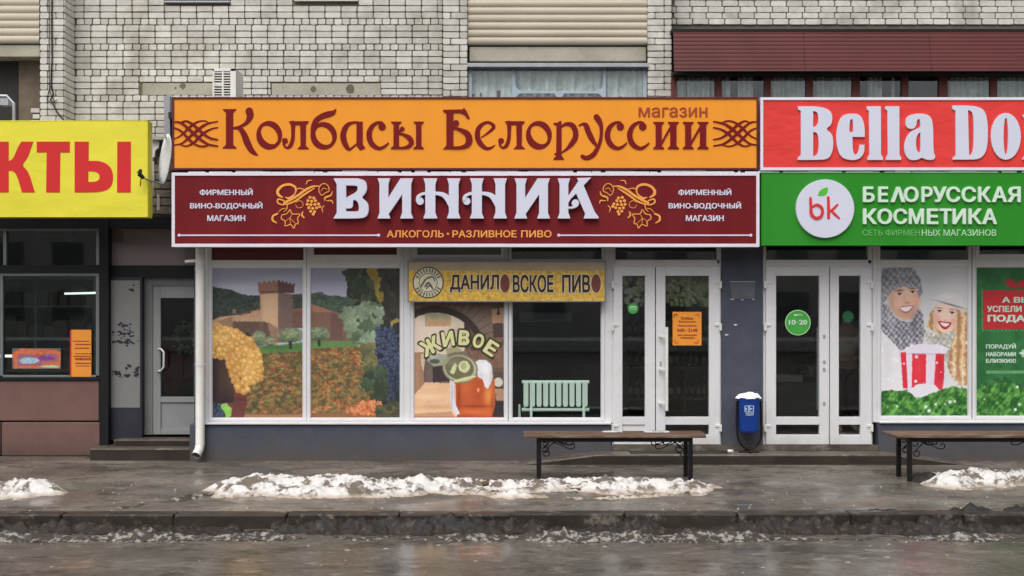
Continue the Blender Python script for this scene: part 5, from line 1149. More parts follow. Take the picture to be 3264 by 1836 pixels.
def vleaf(c, cx, cy, r, a, col, seed=0):
    u = (c.X - cx) * math.cos(a) + (c.Y - cy) * math.sin(a); v = -(c.X - cx) * math.sin(a) + (c.Y - cy) * math.cos(a); t = np.arctan2(v, u); d = np.hypot(u, v); R = r * (.78 + .16 * np.cos(5 * t) + .05 * np.cos(17 * t)); m = d < R
    sh = 1.08 - .28 * np.clip(v / r, -1, 1) * .6 - .16 * np.abs(np.sin(2.5 * t)) ** .4 + .1 * (fbm(c.X / 8, c.Y / 8, 2, seed) - .5); c.C[m] = np.clip(np.array(col, float) * sh[..., None], 0, 255)[m]
def vleaves(c, region, n, r, cols, seed):
    rs = np.random.RandomState(seed); ys, xs = np.nonzero(c.mask(region, 10))
    for k in rs.choice(len(xs), n, replace=False): vleaf(c, c.X[ys[k], xs[k]], c.Y[ys[k], xs[k]], r * rs.uniform(.6, 1.25), rs.uniform(0, 6.28), cols[rs.randint(len(cols))], k % 50)
vleaves(c, [(380, 225), (560, 215), (560, 460), (370, 430)], 26, 62, [(58, 72, 54), (70, 84, 60), (46, 56, 44), (84, 92, 68)], 3); vleaves(c, [(330, 580), (620, 480), (620, 700), (560, 790), (420, 780), (350, 660)], 30, 70, [(104, 126, 100), (120, 142, 114), (92, 112, 84), (140, 158, 130)], 6)
c.poly([(520, 215), (605, 215), (630, 380), (640, 480), (605, 500), (570, 430), (560, 330), (500, 260)], (148, 130, 58), .12, 6, 24); soft(c, 590, 400, 12, 90, (180, 162, 90), .5); vleaves(c, [(640, 215), (780, 215), (780, 650), (650, 620)], 22, 60, [(64, 60, 54), (50, 50, 46), (74, 70, 60)], 9)
vleaf(c, 600, 560, 50, .4, (152, 172, 148)); vleaf(c, 540, 770, 66, 1.2, (150, 174, 146)); c.poly([(690, 640), (740, 610), (765, 640), (710, 660), (700, 710), (680, 700)], (164, 142, 80), .1, 4)
vleaves(c, [(430, 830), (560, 820), (600, 1000), (520, 1100)], 24, 46, [(112, 108, 70), (92, 100, 72), (128, 122, 84)], 11)
bunch(c, [(580, 690), (660, 680), (775, 720), (775, 1100), (700, 1270), (640, 1260), (620, 1040), (580, 900)], 230, 17, (36, 38, 48), (62, 74, 100), (112, 126, 152), 12)
soft(c, 740, 1150, 90, 160, (40, 42, 52), .5); vleaves(c, [(510, 1060), (620, 1000), (640, 1240), (510, 1240)], 20, 56, [(72, 90, 66), (90, 108, 82), (60, 70, 54)], 13); vleaves(c, [(330, 1345), (480, 1260), (620, 1250), (625, 1330), (560, 1350)], 60, 22, [(216, 128, 80), (224, 148, 100), (196, 104, 70)], 15)
vleaves(c, [(590, 1300), (775, 1230), (775, 1390), (590, 1390)], 26, 44, [(82, 80, 60), (102, 98, 70), (64, 72, 52)], 16)
grain(c, 6); c.build('window_poster', 'window poster of an autumn vineyard with hanging blue grapes and dark vine leaves', 'poster', PYS, 1.12)
# beer poster
c = Canvas(ZP, 88, 800, 380, 1288, 2.6, (112, 92, 80)); c.fill(c.mask(ALL), (104, 84, 72), .14, 60); soft(c, 640, 520, 90, 120, (150, 124, 106), .5)
c.poly([(80, 540), (130, 500), (250, 470), (400, 480), (480, 540), (500, 620), (480, 800), (80, 800)], (222, 204, 184), .03, 3, 60); soft(c, 430, 700, 70, 160, (176, 156, 138), .5); c.poly([(180, 478), (380, 470), (380, 580), (180, 580)], (190, 170, 136), .06, 2, 30, 3, (164, 160, 130)); c.poly([(190, 540), (375, 540), (375, 575), (190, 575)], (196, 156, 112), .08, 3, 14)
rr_ = np.hypot((c.X - 260) / 1.05, (c.Y - 800)); c.fill((np.abs(rr_ - 350) < 24) & (c.Y < 700), (58, 46, 42), .1, 20); m = (np.abs(rr_ - 430) < 50) & (c.Y < 680); c.fill(m, (120, 102, 90), .1, 24)
th = np.arctan2(c.Y - 800, c.X - 260); c.C[m & (np.abs(np.sin(th * 24)) < .16)] *= .72; c.poly([(480, 560), (520, 580), (545, 700), (500, 760)], (66, 52, 48), .1, 4)
c.poly([(690, 450), (800, 430), (800, 560), (700, 560)], (172, 136, 108), .08, 4); c.poly([(700, 560), (770, 550), (780, 680), (710, 680)], (76, 60, 58), .12, 5); c.poly([(738, 470), (745, 420), (752, 470), (760, 490), (730, 490)], (40, 34, 34))
c.poly([(500, 700), (800, 660), (800, 900), (560, 900)], (124, 94, 78), .15, 4, 30); c.poly([(520, 740), (800, 690), (800, 720), (540, 770)], (88, 66, 58), .1); c.poly([(180, 820), (480, 800), (480, 1010), (180, 1020)], (108, 92, 84), .15, 5, 30); c.poly([(240, 880), (380, 870), (380, 1000), (240, 1010)], (60, 50, 50), .1, 4)
c.poly([(80, 780), (170, 780), (175, 1140), (80, 1130)], (158, 120, 94), .07, 2, 20); soft(c, 120, 960, 20, 200, (186, 148, 118), .5); c.poly([(150, 790), (185, 800), (170, 930), (150, 870)], (206, 180, 154), .1)
c.poly([(80, 1130), (180, 1010), (420, 1020), (430, 1300), (80, 1300)], (226, 184, 144), .05, 6, 50); soft(c, 200, 1120, 130, 22, (240, 208, 172), .7); soft(c, 260, 1200, 150, 18, (188, 144, 110), .6); c.poly([(80, 1255), (380, 1235), (430, 1300), (80, 1300)], (184, 142, 110), .06, 4)
c.poly([(700, 930), (800, 940), (800, 1300), (700, 1300)], (92, 70, 64), .12, 4, 20); c.ell(745, 1010, 35, 36, (204, 198, 184)); c.poly([(715, 1060), (800, 1060), (800, 1150), (730, 1150)], (172, 134, 108), .12, 4); c.poly([(690, 1150), (800, 1160), (800, 1290), (690, 1290)], (52, 44, 46), .1, 5)
c.ell(400, 770, 60, 30, (164, 156, 122), .06); c.poly([(350, 790), (500, 770), (520, 840), (340, 850)], (118, 110, 92), .12, 5)
c.poly([(205, 790), (300, 790), (360, 800), (330, 880), (250, 890), (200, 850)], (156, 160, 140), .08, 5); c.ell(255, 850, 40, 18, (86, 86, 78)); soft(c, 240, 815, 40, 10, (200, 204, 186), .6)
mug = [(416, 985), (560, 965), (716, 985), (722, 1180), (692, 1290), (450, 1290), (418, 1180)]; mm = c.mask(mug); c.fill(mm, (188, 86, 46), .04, 40); C0_ = c.C.copy()
for a in ((500, 1060, 60, 70, (208, 108, 62), .6), (440, 1120, 16, 120, (120, 46, 26), .6), (590, 1090, 40, 90, (168, 66, 34), .5), (670, 1110, 36, 90, (240, 160, 84), .75), (700, 1180, 16, 80, (150, 70, 40), .6), (560, 1240, 120, 22, (222, 120, 66), .6), (560, 1195, 140, 10, (132, 50, 30), .6), (590, 1070, 10, 16, (252, 196, 130), .9), (500, 1270, 60, 14, (150, 60, 36), .5)): soft(c, *a)
c.C[~mm] = C0_[~mm]
c.poly([(372, 985), (385, 960), (436, 950), (440, 972), (408, 990), (402, 1120), (420, 1190), (450, 1250), (432, 1262), (392, 1222), (374, 1140)], (214, 216, 228), .04, 2); soft(c, 388, 1100, 7, 110, (160, 164, 180), .6)
c.poly([(570, 850), (600, 838), (650, 840), (695, 880), (702, 970), (690, 1010), (664, 1062), (642, 1046), (625, 990), (585, 966)], (228, 226, 230), .03, 4); soft(c, 650, 900, 30, 40, (246, 246, 250), .8); soft(c, 690, 960, 14, 60, (190, 180, 178), .5); soft(c, 610, 960, 24, 24, (206, 196, 196), .5)
c.ell(450, 905, 138, 112, (132, 126, 100), .05, .2); c.ell(450, 905, 126, 101, (182, 180, 150), .05, .2); c.ell(445, 900, 112, 90, (112, 108, 84), .1, .2); soft(c, 400, 860, 70, 30, (146, 142, 112), .5)
c.ell(482, 890, 44, 46, (206, 210, 158), .05, wob=5); c.ell(476, 884, 22, 26, (176, 180, 128), .05, wob=4); c.poly([(370, 930), (410, 860), (430, 880), (405, 950), (385, 945)], (204, 210, 158), .05, 4); c.ell(485, 985, 95, 13, (206, 206, 146), .06, -.25); c.ell(340, 850, 36, 16, (150, 154, 120), .08, -.8)
c.poly([(80, 1275), (800, 1275), (800, 1290), (80, 1290)], (150, 60, 56))
grain(c, 5); bp3 = c.build('window_poster', 'beer mug poster with arched pale yellow lettering ЖИВОЕ in a cellar scene', 'poster', PYS, 1.2)
for ch, x, y, r, ww, hh in (('Ж', 222, 732, 27, 150, 122), ('И', 357, 676, 9, 92, 116), ('В', 482, 668, -4, 84, 116), ('О', 592, 692, -17, 84, 112), ('Е', 690, 748, -33, 92, 112)):
    for k_, (m_, off, ex, d_) in enumerate(((mat('outline_dark_green', (62, 58, 34), .5), .085, 14, .002), (mat('pale_yellow_film', (218, 218, 160), .5, .03), .045, 0, .005))):
        a = ZP.f(x - ww / 2 - ex, y - hh / 2 - ex); b = ZP.f(x + ww / 2 + ex, y + hh / 2 + ex); mb = MB(); text(mb, ch, *a, *b, PYS - .001, d_, off, math.radians(r)); mb.build('letter_outline' if k_ == 0 else 'letter', m_, bp3)
# winter couple poster
c = Canvas(Z8, 74, 668, 130, 1110, 2.3, (212, 211, 213)); soft(c, 400, 250, 200, 120, (200, 200, 204), .6); soft(c, 560, 250, 100, 90, (224, 223, 224), .7)
c.poly([(70, 540), (200, 660), (240, 950), (70, 950)], (232, 229, 232), .02, 6, 40); soft(c, 330, 800, 200, 200, (236, 234, 238), .7); soft(c, 130, 760, 30, 160, (212, 208, 214), .5)
def knit(c, pts, a, b, seed, s_=9., wob=7):
    m = c.mask(pts, wob, 14, seed); k = np.clip(.5 + .5 * np.sin(c.X / s_ * 1.5 + 2.2 * fbm(c.X / 30, c.Y / 30, 2, seed)) * np.sin(c.Y / s_ * 1.2 + c.X / 40) + 1.2 * (fbm(c.X / 11, c.Y / 11, 3, seed + 4) - .5), 0, 1)[..., None]; c.C[m] = (np.array(a, float) * (1 - k) + np.array(b, float) * k)[m]
# man
c.ell(243, 350, 98, 134, (236, 192, 168), .02, -.1); soft(c, 155, 380, 26, 100, (190, 136, 114), .5); soft(c, 320, 360, 24, 90, (212, 160, 138), .4); soft(c, 250, 300, 40, 30, (248, 212, 190), .6)
for x, y in ((200, 368), (305, 355)): soft(c, x, y, 24, 18, (242, 176, 156), .5)
m = c.mask([(150, 380), (170, 395), (200, 400), (250, 382), (305, 385), (330, 370), (325, 430), (285, 488), (235, 492), (180, 455)], 3); C1 = c.C.copy(); soft(c, 250, 440, 90, 50, (168, 124, 104), .5); c.C[~m] = C1[~m]
t = (c.X - 255) / 46.; sm = (np.abs(t) < 1); up = 398 + 4 * t - 4 * (1 - t ** 2) + 3; lo_ = 398 + 4 * -t + 34 * (1 - t ** 2); yy_ = c.Y + .16 * (c.X - 255)
c.C[sm & (yy_ > up - 5) & (yy_ < lo_ + 6)] = (184, 98, 92); c.C[sm & (yy_ > up) & (yy_ < lo_ - 4)] = (240, 234, 232)
for x, y in ((208, 318), (292, 304)): c.ell(x, y, 17, 7, (236, 226, 220), 0, -.12); c.ell(x, y, 8, 7, (70, 52, 46), 0); c.ell(x, y - 6, 19, 3.5, (84, 58, 48), 0, -.12); soft(c, x, y - 24, 24, 6, (92, 62, 50), .85, -.15)
soft(c, 262, 340, 8, 30, (236, 190, 166), .7); soft(c, 256, 372, 18, 7, (164, 104, 88), .6); soft(c, 240, 345, 6, 26, (206, 152, 130), .5)
knit(c, [(80, 240), (100, 160), (200, 128), (300, 150), (345, 230), (355, 300), (335, 345), (318, 275), (230, 258), (150, 290), (115, 350), (80, 370)], (112, 112, 120), (178, 176, 184), 5, 10); knit(c, [(84, 330), (110, 290), (160, 262), (240, 246), (318, 262), (350, 300), (338, 345), (318, 285), (235, 268), (155, 300), (120, 362), (84, 385)], (132, 131, 138), (190, 188, 194), 8, 7)
soft(c, 120, 180, 26, 50, (96, 96, 104), .4); soft(c, 240, 190, 60, 24, (188, 186, 192), .4)
knit(c, [(85, 375), (120, 380), (175, 450), (215, 490), (285, 492), (335, 400), (362, 460), (372, 560), (350, 640), (215, 680), (150, 610), (85, 540)], (96, 94, 104), (196, 194, 202), 15, 8)
soft(c, 300, 520, 20, 80, (80, 78, 88), .4); soft(c, 150, 470, 24, 60, (210, 208, 214), .4)
# woman
def hair(c, pts, seed):
    m = c.mask(pts, 8, 16, seed); k = np.clip(.5 + .5 * np.sin(c.X / 9 + 5 * fbm(c.X / 40, c.Y / 26, 3, seed)) + .5 * (fbm(c.X / 9, c.Y / 14, 3, seed) - .5), 0, 1)[..., None]; c.C[m] = (np.array((176, 128, 86), float) * (1 - k) + np.array((238, 208, 164), float) * k)[m]
hair(c, [(405, 440), (435, 395), (640, 430), (652, 560), (655, 700), (650, 900), (570, 905), (520, 800), (500, 700), (560, 600), (440, 560), (378, 530)], 6)
c.ell(500, 470, 76, 98, (246, 210, 192), .02, -.1); soft(c, 440, 480, 20, 70, (200, 150, 128), .5); soft(c, 560, 500, 20, 60, (214, 164, 144), .5); soft(c, 500, 420, 40, 24, (244, 210, 192), .6)
for x, y in ((458, 480), (545, 492)): soft(c, x, y, 20, 18, (236, 160, 146), .5)
t = (c.X - 498) / 42.; yy_ = c.Y - .12 * (c.X - 498); sm = np.abs(t) < 1; up = 500 - 2 * (1 - t ** 2); lo_ = 500 + 40 * (1 - t ** 2); c.C[sm & (yy_ > up - 5) & (yy_ < lo_ + 3)] = (178, 40, 46); c.C[sm & (yy_ > up + 3) & (yy_ < lo_ - 14)] = (244, 238, 236)
for x, y in ((464, 428), (545, 438)): c.ell(x, y, 16, 6, (240, 230, 226), 0, .1); c.ell(x, y, 7, 6, (66, 56, 56), 0); c.ell(x, y - 6, 19, 4, (60, 44, 42), 0, .1); soft(c, x, y - 22, 20, 4, (140, 100, 76), .8, .1)
soft(c, 502, 464, 7, 22, (246, 212, 194), .7); soft(c, 503, 484, 13, 5, (196, 132, 116), .6)
c.poly([(415, 405), (432, 340), (520, 300), (606, 332), (634, 400), (628, 432), (540, 388), (450, 382)], (222, 217, 217), .02, 4, 20); soft(c, 520, 330, 60, 20, (238, 234, 234), .6); soft(c, 540, 386, 90, 5, (96, 86, 84), .8, .28)
knit(c, [(375, 560), (470, 575), (560, 550), (585, 600), (540, 660), (470, 690), (385, 630)], (172, 170, 160), (216, 213, 204), 21, 9); knit(c, [(430, 640), (560, 650), (530, 760), (480, 740)], (160, 158, 150), (206, 203, 194), 22, 9); soft(c, 460, 600, 80, 6, (140, 138, 130), .5, .1)
hair(c, [(560, 590), (640, 560), (650, 890), (565, 900), (545, 780), (520, 720)], 16)
# gift, snow and fir
c.poly([(215, 690), (495, 690), (495, 850), (480, 950), (230, 920)], (226, 50, 66), .03, 2, 30); soft(c, 330, 790, 30, 90, (240, 76, 90), .5); soft(c, 470, 800, 16, 90, (180, 34, 50), .5); c.poly([(250, 690), (290, 690), (285, 940), (260, 930)], (234, 222, 238), .02, 2); c.poly([(380, 690), (440, 690), (430, 900), (375, 900)], (232, 220, 236), .02, 2)
c.poly([(240, 660), (330, 635), (450, 640), (530, 665), (500, 700), (330, 700), (250, 695)], (234, 226, 240), .02, 6); soft(c, 370, 700, 130, 6, (190, 170, 196), .5); c.ell(370, 945, 95, 55, (232, 229, 236), .02, wob=10); soft(c, 560, 900, 60, 40, (232, 228, 232), .7)
def fir(c, pts, seed):
    m = c.mask(pts, 16, 22, seed); n = fbm(c.X / 26, c.Y / 26, 3, seed)[..., None]; st_ = (.5 + .5 * np.sin((c.X * .8 + c.Y * .6 + 40 * fbm(c.X / 50, c.Y / 50, 2, seed + 3)) / 4.2))[..., None]; k = np.clip((n - .3) * 2 + (st_ - .5) * .35, 0, 1); g0 = np.array((34, 88, 36), float) * (1 - k) + np.array((118, 180, 84), float) * k; c.C[m] = g0[m]
fir(c, [(70, 950), (150, 935), (260, 935), (320, 985), (420, 955), (480, 920), (560, 905), (670, 930), (670, 1115), (70, 1115)], 7)
rs = np.random.RandomState(4)
for k_ in range(34): q_ = rs.uniform(4, 13); soft(c, rs.uniform(90, 650), rs.uniform(540, 1080), q_, q_, (244, 244, 248), .85, 0, 3)
grain(c, 4); c.build('window_poster', 'winter poster of a smiling couple in knitted hats holding a red gift', 'poster', PYS, 1.12)
# green gift poster
c = Canvas(Z8, 692, 1290, 132, 1104, 3.2, (44, 104, 56)); c.poly([(680, 100), (1300, 100), (1300, 1200), (680, 1200)], (38, 100, 52), .12, 0, 60, 3, (52, 118, 64)); 
c.poly([(745, 290), (1230, 290), (1230, 540), (745, 540)], (196, 44, 50), .05, 0, 30); c.ell(925, 250, 42, 26, (188, 44, 50), .1, .5); c.ell(1000, 250, 42, 26, (188, 44, 50), .1, -.5)
for k_ in range(40): c.ell(738 if k_ % 2 else 745 + k_ * 12, 280 + (k_ // 2) * 13.5 if k_ % 2 else 550, 3.5, 3.5, (160, 200, 150))
c.poly([(690, 900), (780, 870), (880, 840), (1000, 900), (1290, 860), (1290, 1110), (690, 1110)], (40, 88, 50), .3, 16, 20, 7, (70, 136, 66), 16); fir(c, [(690, 940), (780, 900), (900, 880), (1000, 930), (1290, 880), (1290, 1115), (690, 1115)], 9)
for k_ in range(12): c.ell(rs.uniform(720, 1270), rs.uniform(850, 1080), *([rs.uniform(4, 10)] * 2), (210, 232, 210), 0)
c.poly([(765, 808), (1200, 808), (1200, 828), (765, 828)], (104, 160, 108), .3, 0, 4); c.poly([(975, 690), (1020, 690), (1020, 702), (975, 702)], (206, 226, 206)); c.poly([(992, 672), (1004, 672), (1004, 722), (992, 722)], (206, 226, 206))
gp = c.build('window_poster', 'green poster with a red gift box of white Cyrillic words, cut by the right edge', 'poster', PYS)
def z8line(b, x0, y0, x1, y1, off=.03): a = Z8.f(x0, y0); d = Z8.f(x1, y1); line(gp, b, (a[0], a[1], d[0], d[1]), M_lg, off, .0025, PYS - .001)
z8line('А ВЫ', 865, 335, 1045, 372, .035); z8line('УСПЕЛИ К', 768, 392, 1045, 432, .035); z8line('ПОДАР', 772, 450, 1062, 502, .045); z8line('ПОРАДУЙ', 762, 632, 954, 672); z8line('НАБОРАМИ', 762, 688, 954, 716); z8line('БЛИЗКИХ!', 762, 732, 954, 758)
# notices
def board(name, label, cat, m, f, Y, d=.003):
    mb = MB(); mb.fbox(*f, Y, d); cc = (PX((f[0] + f[2]) / 2, Y), Y, PZ(f[3], Y)); o = mb.build(name, m, None, origin=cc); return tag(o, label, cat)
M_on = mat('orange_paper', (250, 150, 50), .6, .03, 3); M_ink = mat('dark_red_ink', (150, 50, 30), .6, .05)
n1 = board('notice', 'square orange opening hours notice on the glass of the wine shop door', 'notice', M_on, (2144, 994, 2236, 1101), FY - .02)
def z6line(n_, b, x0, y0, x1, y1, off=.012): a = Z6.f(x0, y0); d = Z6.f(x1, y1); line(n_, b, (a[0], a[1], d[0], d[1]), M_ink, off, .0012, FY - .0205)
z6line(n1, 'Колбасы', 545, 462, 622, 480); z6line(n1, 'Белоруссии', 532, 486, 638, 502); z6line(n1, 'Режим работы', 525, 513, 645, 527); z6line(n1, '9:00 - 21:00', 520, 538, 652, 558, .03); z6line(n1, 'без перерыва', 525, 573, 645, 586); z6line(n1, 'и выходных', 540, 592, 632, 604)
for sx, sy in ((500, 445), (660, 445), (505, 632), (655, 632)):
    mb = MB(); e = 1 if sx < 580 else -1; g_ = 1 if sy < 500 else -1
    ribbon(mb, Z6, [(sx, sy + g_ * 22, 3), (sx + e * 2, sy + g_ * 6, 4), (sx + e * 14, sy, 4), (sx + e * 24, sy + g_ * 8, 3)], FY - .0205, .0012); mb.build('corner_flourish', M_ink, n1)
n2 = board('notice', 'tall narrow orange notice in the grocery shop window', 'notice', M_on, (228, 1051, 291, 1201), LY - .004)
mb = MB()
for y, h in ((1086, 3), (1096, 4), (1108, 4), (1126, 3), (1134, 4), (1141, 7), (1156, 4), (1165, 3)):
    x = 233 + random.uniform(0, 10)
    while x < 284: w_ = random.uniform(3, 9); mb.fbox(x, y, x + w_, y + h, LY - .006, .001); x += w_ + 1.5
tag(mb.build('print_lines', M_ink, n2), kind='stuff')
mb = MB(); mb.fbox(223, 1052, 228, 1200, LY - .002, .002); mb.build('red_edge', M_br, n2)
c = Canvas(ZW, 70, 352, 742, 862, 2.2, (90, 96, 92)); c.poly([(72, 770), (110, 745), (330, 752), (350, 770), (345, 858), (80, 858)], (196, 96, 60), .3, 4, 8, 5, (220, 120, 84)); c.poly([(100, 778), (330, 775), (330, 845), (100, 845)], (120, 120, 160), .4, 6, 9, 8, (190, 80, 70), 10)
c.ell(170, 815, 60, 18, (170, 196, 214), .2, wob=8); c.ell(270, 800, 50, 12, (130, 60, 140), .2, wob=8); c.ell(290, 830, 50, 14, (208, 110, 70), .3, wob=8); c.ell(290, 848, 55, 7, (180, 205, 170), .1)
c.build('window_sign', 'small multicoloured horizontal sticker sign low in the grocery shop window', 'sign', LY - .004)
st1 = thing('door_sticker', 'round green sticker reading 10-20 on the cosmetics shop door', 'sticker', (PX(2543, FY), FY - .01, PZ(1068, FY)))
def rdisc(m_, Z, cx, cy, r, Y, d, parent, name):
    mb = MB(); q = []
    for k in range(40):
        fx, fy = Z.f(cx + r * math.cos(k * math.pi / 20), cy + r * math.sin(k * math.pi / 20)); q.append((PX(fx, Y), PZ(fy, Y)))
    mb.prism(q, Y - d, Y); return mb.build(name, m_, parent)
M_sg = mat('sticker_green', (70, 168, 70), .4, .04); M_sr = mat('sticker_rim', (176, 222, 160), .4, .04)
rdisc(M_sr, Z7, 288, 500, 82, FY - .01, .002, st1, 'rim'); rdisc(M_sg, Z7, 288, 500, 76, FY - .012, .002, st1, 'face')
def z7l(b, x0, y0, x1, y1, off): a = Z7.f(x0, y0); d = Z7.f(x1, y1); line(st1, b, (a[0], a[1], d[0], d[1]), M_lg, off, .0015, FY - .0145)
z7l('10', 230, 482, 275, 514, .03); z7l('20', 296, 482, 348, 514, .03); z7l('-', 279, 496, 291, 500, .03); mb = MB(); ribbon(mb, Z7, [(268, 452, 12), (300, 450, 5), (318, 452, 4)], FY - .0145, .001); mb.build('logo', M_lg, st1)
st2 = thing('door_sticker', 'small green round sticker on the narrow glass of the wine shop door', 'sticker', (PX(2017, FY), FY - .01, PZ(998, FY)))
rdisc(M_sg, Z6, 237, 410, 33, FY - .004, .002, st2, 'face'); mb = MB(); ribbon(mb, Z6, [(215, 402, 6), (237, 398, 8), (260, 402, 6)], FY - .0065, .001); ribbon(mb, Z6, [(218, 414, 4), (256, 414, 4)], FY - .0065, .001); mb.build('print', M_lg, st2)
st3 = thing('door_sticker', 'dark green round sticker on the narrow right glass of the cosmetics door', 'sticker', (PX(2702, FY), FY, PZ(1028, FY)))
rdisc(mat('dark_sticker', (30, 96, 66), .4, .05), Z7, 610, 462, 36, FY + .012, .002, st3, 'face')
# black and white floral panel beside the grocery door
YP = DY - .105
fpn = thing('floral_panel', 'tall grey panel with black blossom branches beside the grocery door', 'panel', (PX(400, YP), YP, PZ(1299, YP)))
mb = MB(); mb.fbox(354, 894, 446, 1299, YP, .004); mb.build('sheet', mat('grey_sheet', (126, 126, 125), .5, .06, 3, dirt=(100, 99, 98), dirt_amt=.4), fpn)
mb = MB(); rs2 = random.Random(5)
for cx, cy, sx, sy, n_ in ((400, 1035, 24, 9, 10), (400, 1062, 36, 12, 26), (395, 1090, 38, 9, 22), (372, 1190, 18, 8, 14), (400, 1198, 20, 5, 12), (438, 1185, 9, 18, 16), (420, 925, 10, 16, 6), (405, 1165, 8, 10, 5)):
    for k in range(n_):
        x = rs2.gauss(cx, sx * .5); y = rs2.gauss(cy, sy * .5); x = min(max(x, 360), 440); r = rs2.uniform(2, 6)
        q = [(PX(x + r * rs2.uniform(.6, 1.6) * math.cos(t * .9), YP), PZ(y + r * rs2.uniform(.4, 1) * math.sin(t * .9), YP)) for t in range(7)]; mb.prism(q, YP - .002 - k * .00003, YP)
tag(mb.build('branch_print', mat('black_print', (34, 34, 38), .6, .1), fpn), kind='stuff')
# torn notice on the blue pillar
mb = MB(); mb.prism([(PX(a, 12.96), PZ(b, 12.96)) for a, b in (Z6.f(858, 236), Z6.f(1022, 236), Z6.f(1018, 338), Z6.f(990, 350), Z6.f(940, 345), Z6.f(872, 352))], 12.963, 12.967)
tn = mb.build('torn_notice', mat('grey_film_remnant', (88, 92, 100), .5, .12, 12, dirt=(74, 78, 88), dirt_amt=.7, dscale=6), None, origin=(PX(2367, 12.96), 12.96, PZ(950, 12.96))); tag(tn, 'faded torn film remnant high on the blue-grey pillar', 'notice')
for a, b, c_, d in ((858, 234, 1022, 240), (862, 346, 884, 355), (930, 348, 948, 357), (1002, 346, 1018, 355)): mb = MB(); p = Z6.f(a, b); q = Z6.f(c_, d); mb.fbox(*p, *q, 12.958, .004); mb.build('tape', M_trim, tn)
for a, b, w_ in ((895, 513, 'upper right'), (838, 577, 'lower left')):
    mb = MB(); p = Z6.f(a, b); mb.prism([(PX(p[0] + r_ * math.cos(k) * 1.4, 12.965), PZ(p[1] + r_ * .6 * math.sin(k), 12.965)) for k, r_ in zip(range(6), (5, 4, 6, 4, 5, 3))], 12.962, 12.968)
    tag(mb.build('paint_chip', M_white), 'small white chip on the blue-grey pillar, %s of the two' % w_, 'chip')
# ------------------------------------------------------------------ litter bin, benches
BY_ = 12.80
bn = thing('litter_bin', 'blue litter bin hung in a black tube frame by the blue-grey pillar', 'litter bin', (PX(2392, BY_), BY_, .12))
M_binb = mat('blue_bin', (14, 54, 130), .5, .06, 4, spec=.3, dirt=(20, 50, 110), dirt_amt=.4)
def z6p(x, y, Y=BY_): f = Z6.f(x, y); return PX(f[0], Y), PZ(f[1], Y)
mb = MB(); (xa, za), (xb, zb2) = z6p(912, 978), z6p(1042, 1198)
r1 = (xb - xa) / 2; xc = (xa + xb) / 2
ring = lambda z, k, dep=.9: [(xc + r1 * k * (abs(math.cos(t)) ** .45) * (1 if math.cos(t) > 0 else -1), BY_ + r1 * k * dep * (abs(math.sin(t)) ** .45) * (1 if math.sin(t) > 0 else -1), z) for t in [i * math.pi / 14 for i in range(28)]]
L_ = [ring(za, 1.02), ring(za - .02, 1.02), ring(za - .021, 1.0), ring(zb2 + .02, .92), ring(zb2, .88)]
for r in L_: mb.v += r
for i in range(len(L_) - 1):
    for k in range(28): a = i * 28 + k; b = i * 28 + (k + 1) % 28; mb.f.append((a, a + 28, b + 28, b))
n0 = 28 * (len(L_) - 1); mb.f.append(tuple(range(n0, n0 + 28))); o = mb.build('bucket', M_binb, bn); s_ = o.modifiers.new('s', 'SOLIDIFY'); s_.thickness = .006
mb = MB(); pts = [z6p(905, 1005), z6p(903, 1100), z6p(905, 1200), z6p(918, 1260), z6p(948, 1298), z6p(985, 1308), z6p(1025, 1296), z6p(1052, 1255), z6p(1060, 1200), z6p(1058, 1100), z6p(1055, 1000)]
q = cr([(a, b) for a, b in pts], 5); mb.tube([(a, BY_, b) for a, b in q], .013, 8)
for e in (pts[0], pts[-1]): mb.tube([(e[0], BY_, e[1]), (xc + (e[0] - xc) * .93, BY_, e[1] - .01)], .012)
mb.build('hoop', M_iron, bn)
mb = MB(); zz = z6p(985, 1310)[1]; mb.tube([(xc - .12, BY_ - .02, .13), (xc + .12, BY_ - .02, .13)], .012); mb.tube([(xc, BY_ - .1, .13), (xc, BY_ + .15, .13)], .012); mb.tube([(xc, BY_, .13), (xc, BY_, zz + .01)], .012); mb.build('foot', M_iron, bn)
yb = BY_ - r1 * .9 - .001; mb = MB()
def zz6(pts, d=.004, Y=None): Y = Y or yb; mb.prism([(PX(Z6.f(a, b)[0], Y), PZ(Z6.f(a, b)[1], Y)) for a, b in pts], Y - d, Y)
for r in ([(952, 1032), (1012, 1032), (1012, 1036), (952, 1036)], [(952, 1068), (1012, 1068), (1012, 1072), (952, 1072)], [(952, 1036), (956, 1036), (956, 1068), (952, 1068)], [(1008, 1036), (1012, 1036), (1012, 1068), (1008, 1068)], [(976, 1052), (986, 1052), (990, 1098), (970, 1098)], [(976, 1044), (1004, 1050), (1002, 1058), (980, 1056)], [(958, 1042), (970, 1050), (964, 1064), (958, 1062)], [(957, 1078), (1012, 1076), (1012, 1082), (957, 1084)], [(960, 1090), (1010, 1088), (1010, 1093), (960, 1095)]): zz6(r)
zz6([(981 + 7 * math.cos(k), 1040 + 7 * math.sin(k)) for k in range(6)], .005); mb.build('pictogram', mat('pale_print', (170, 190, 220), .5), bn)
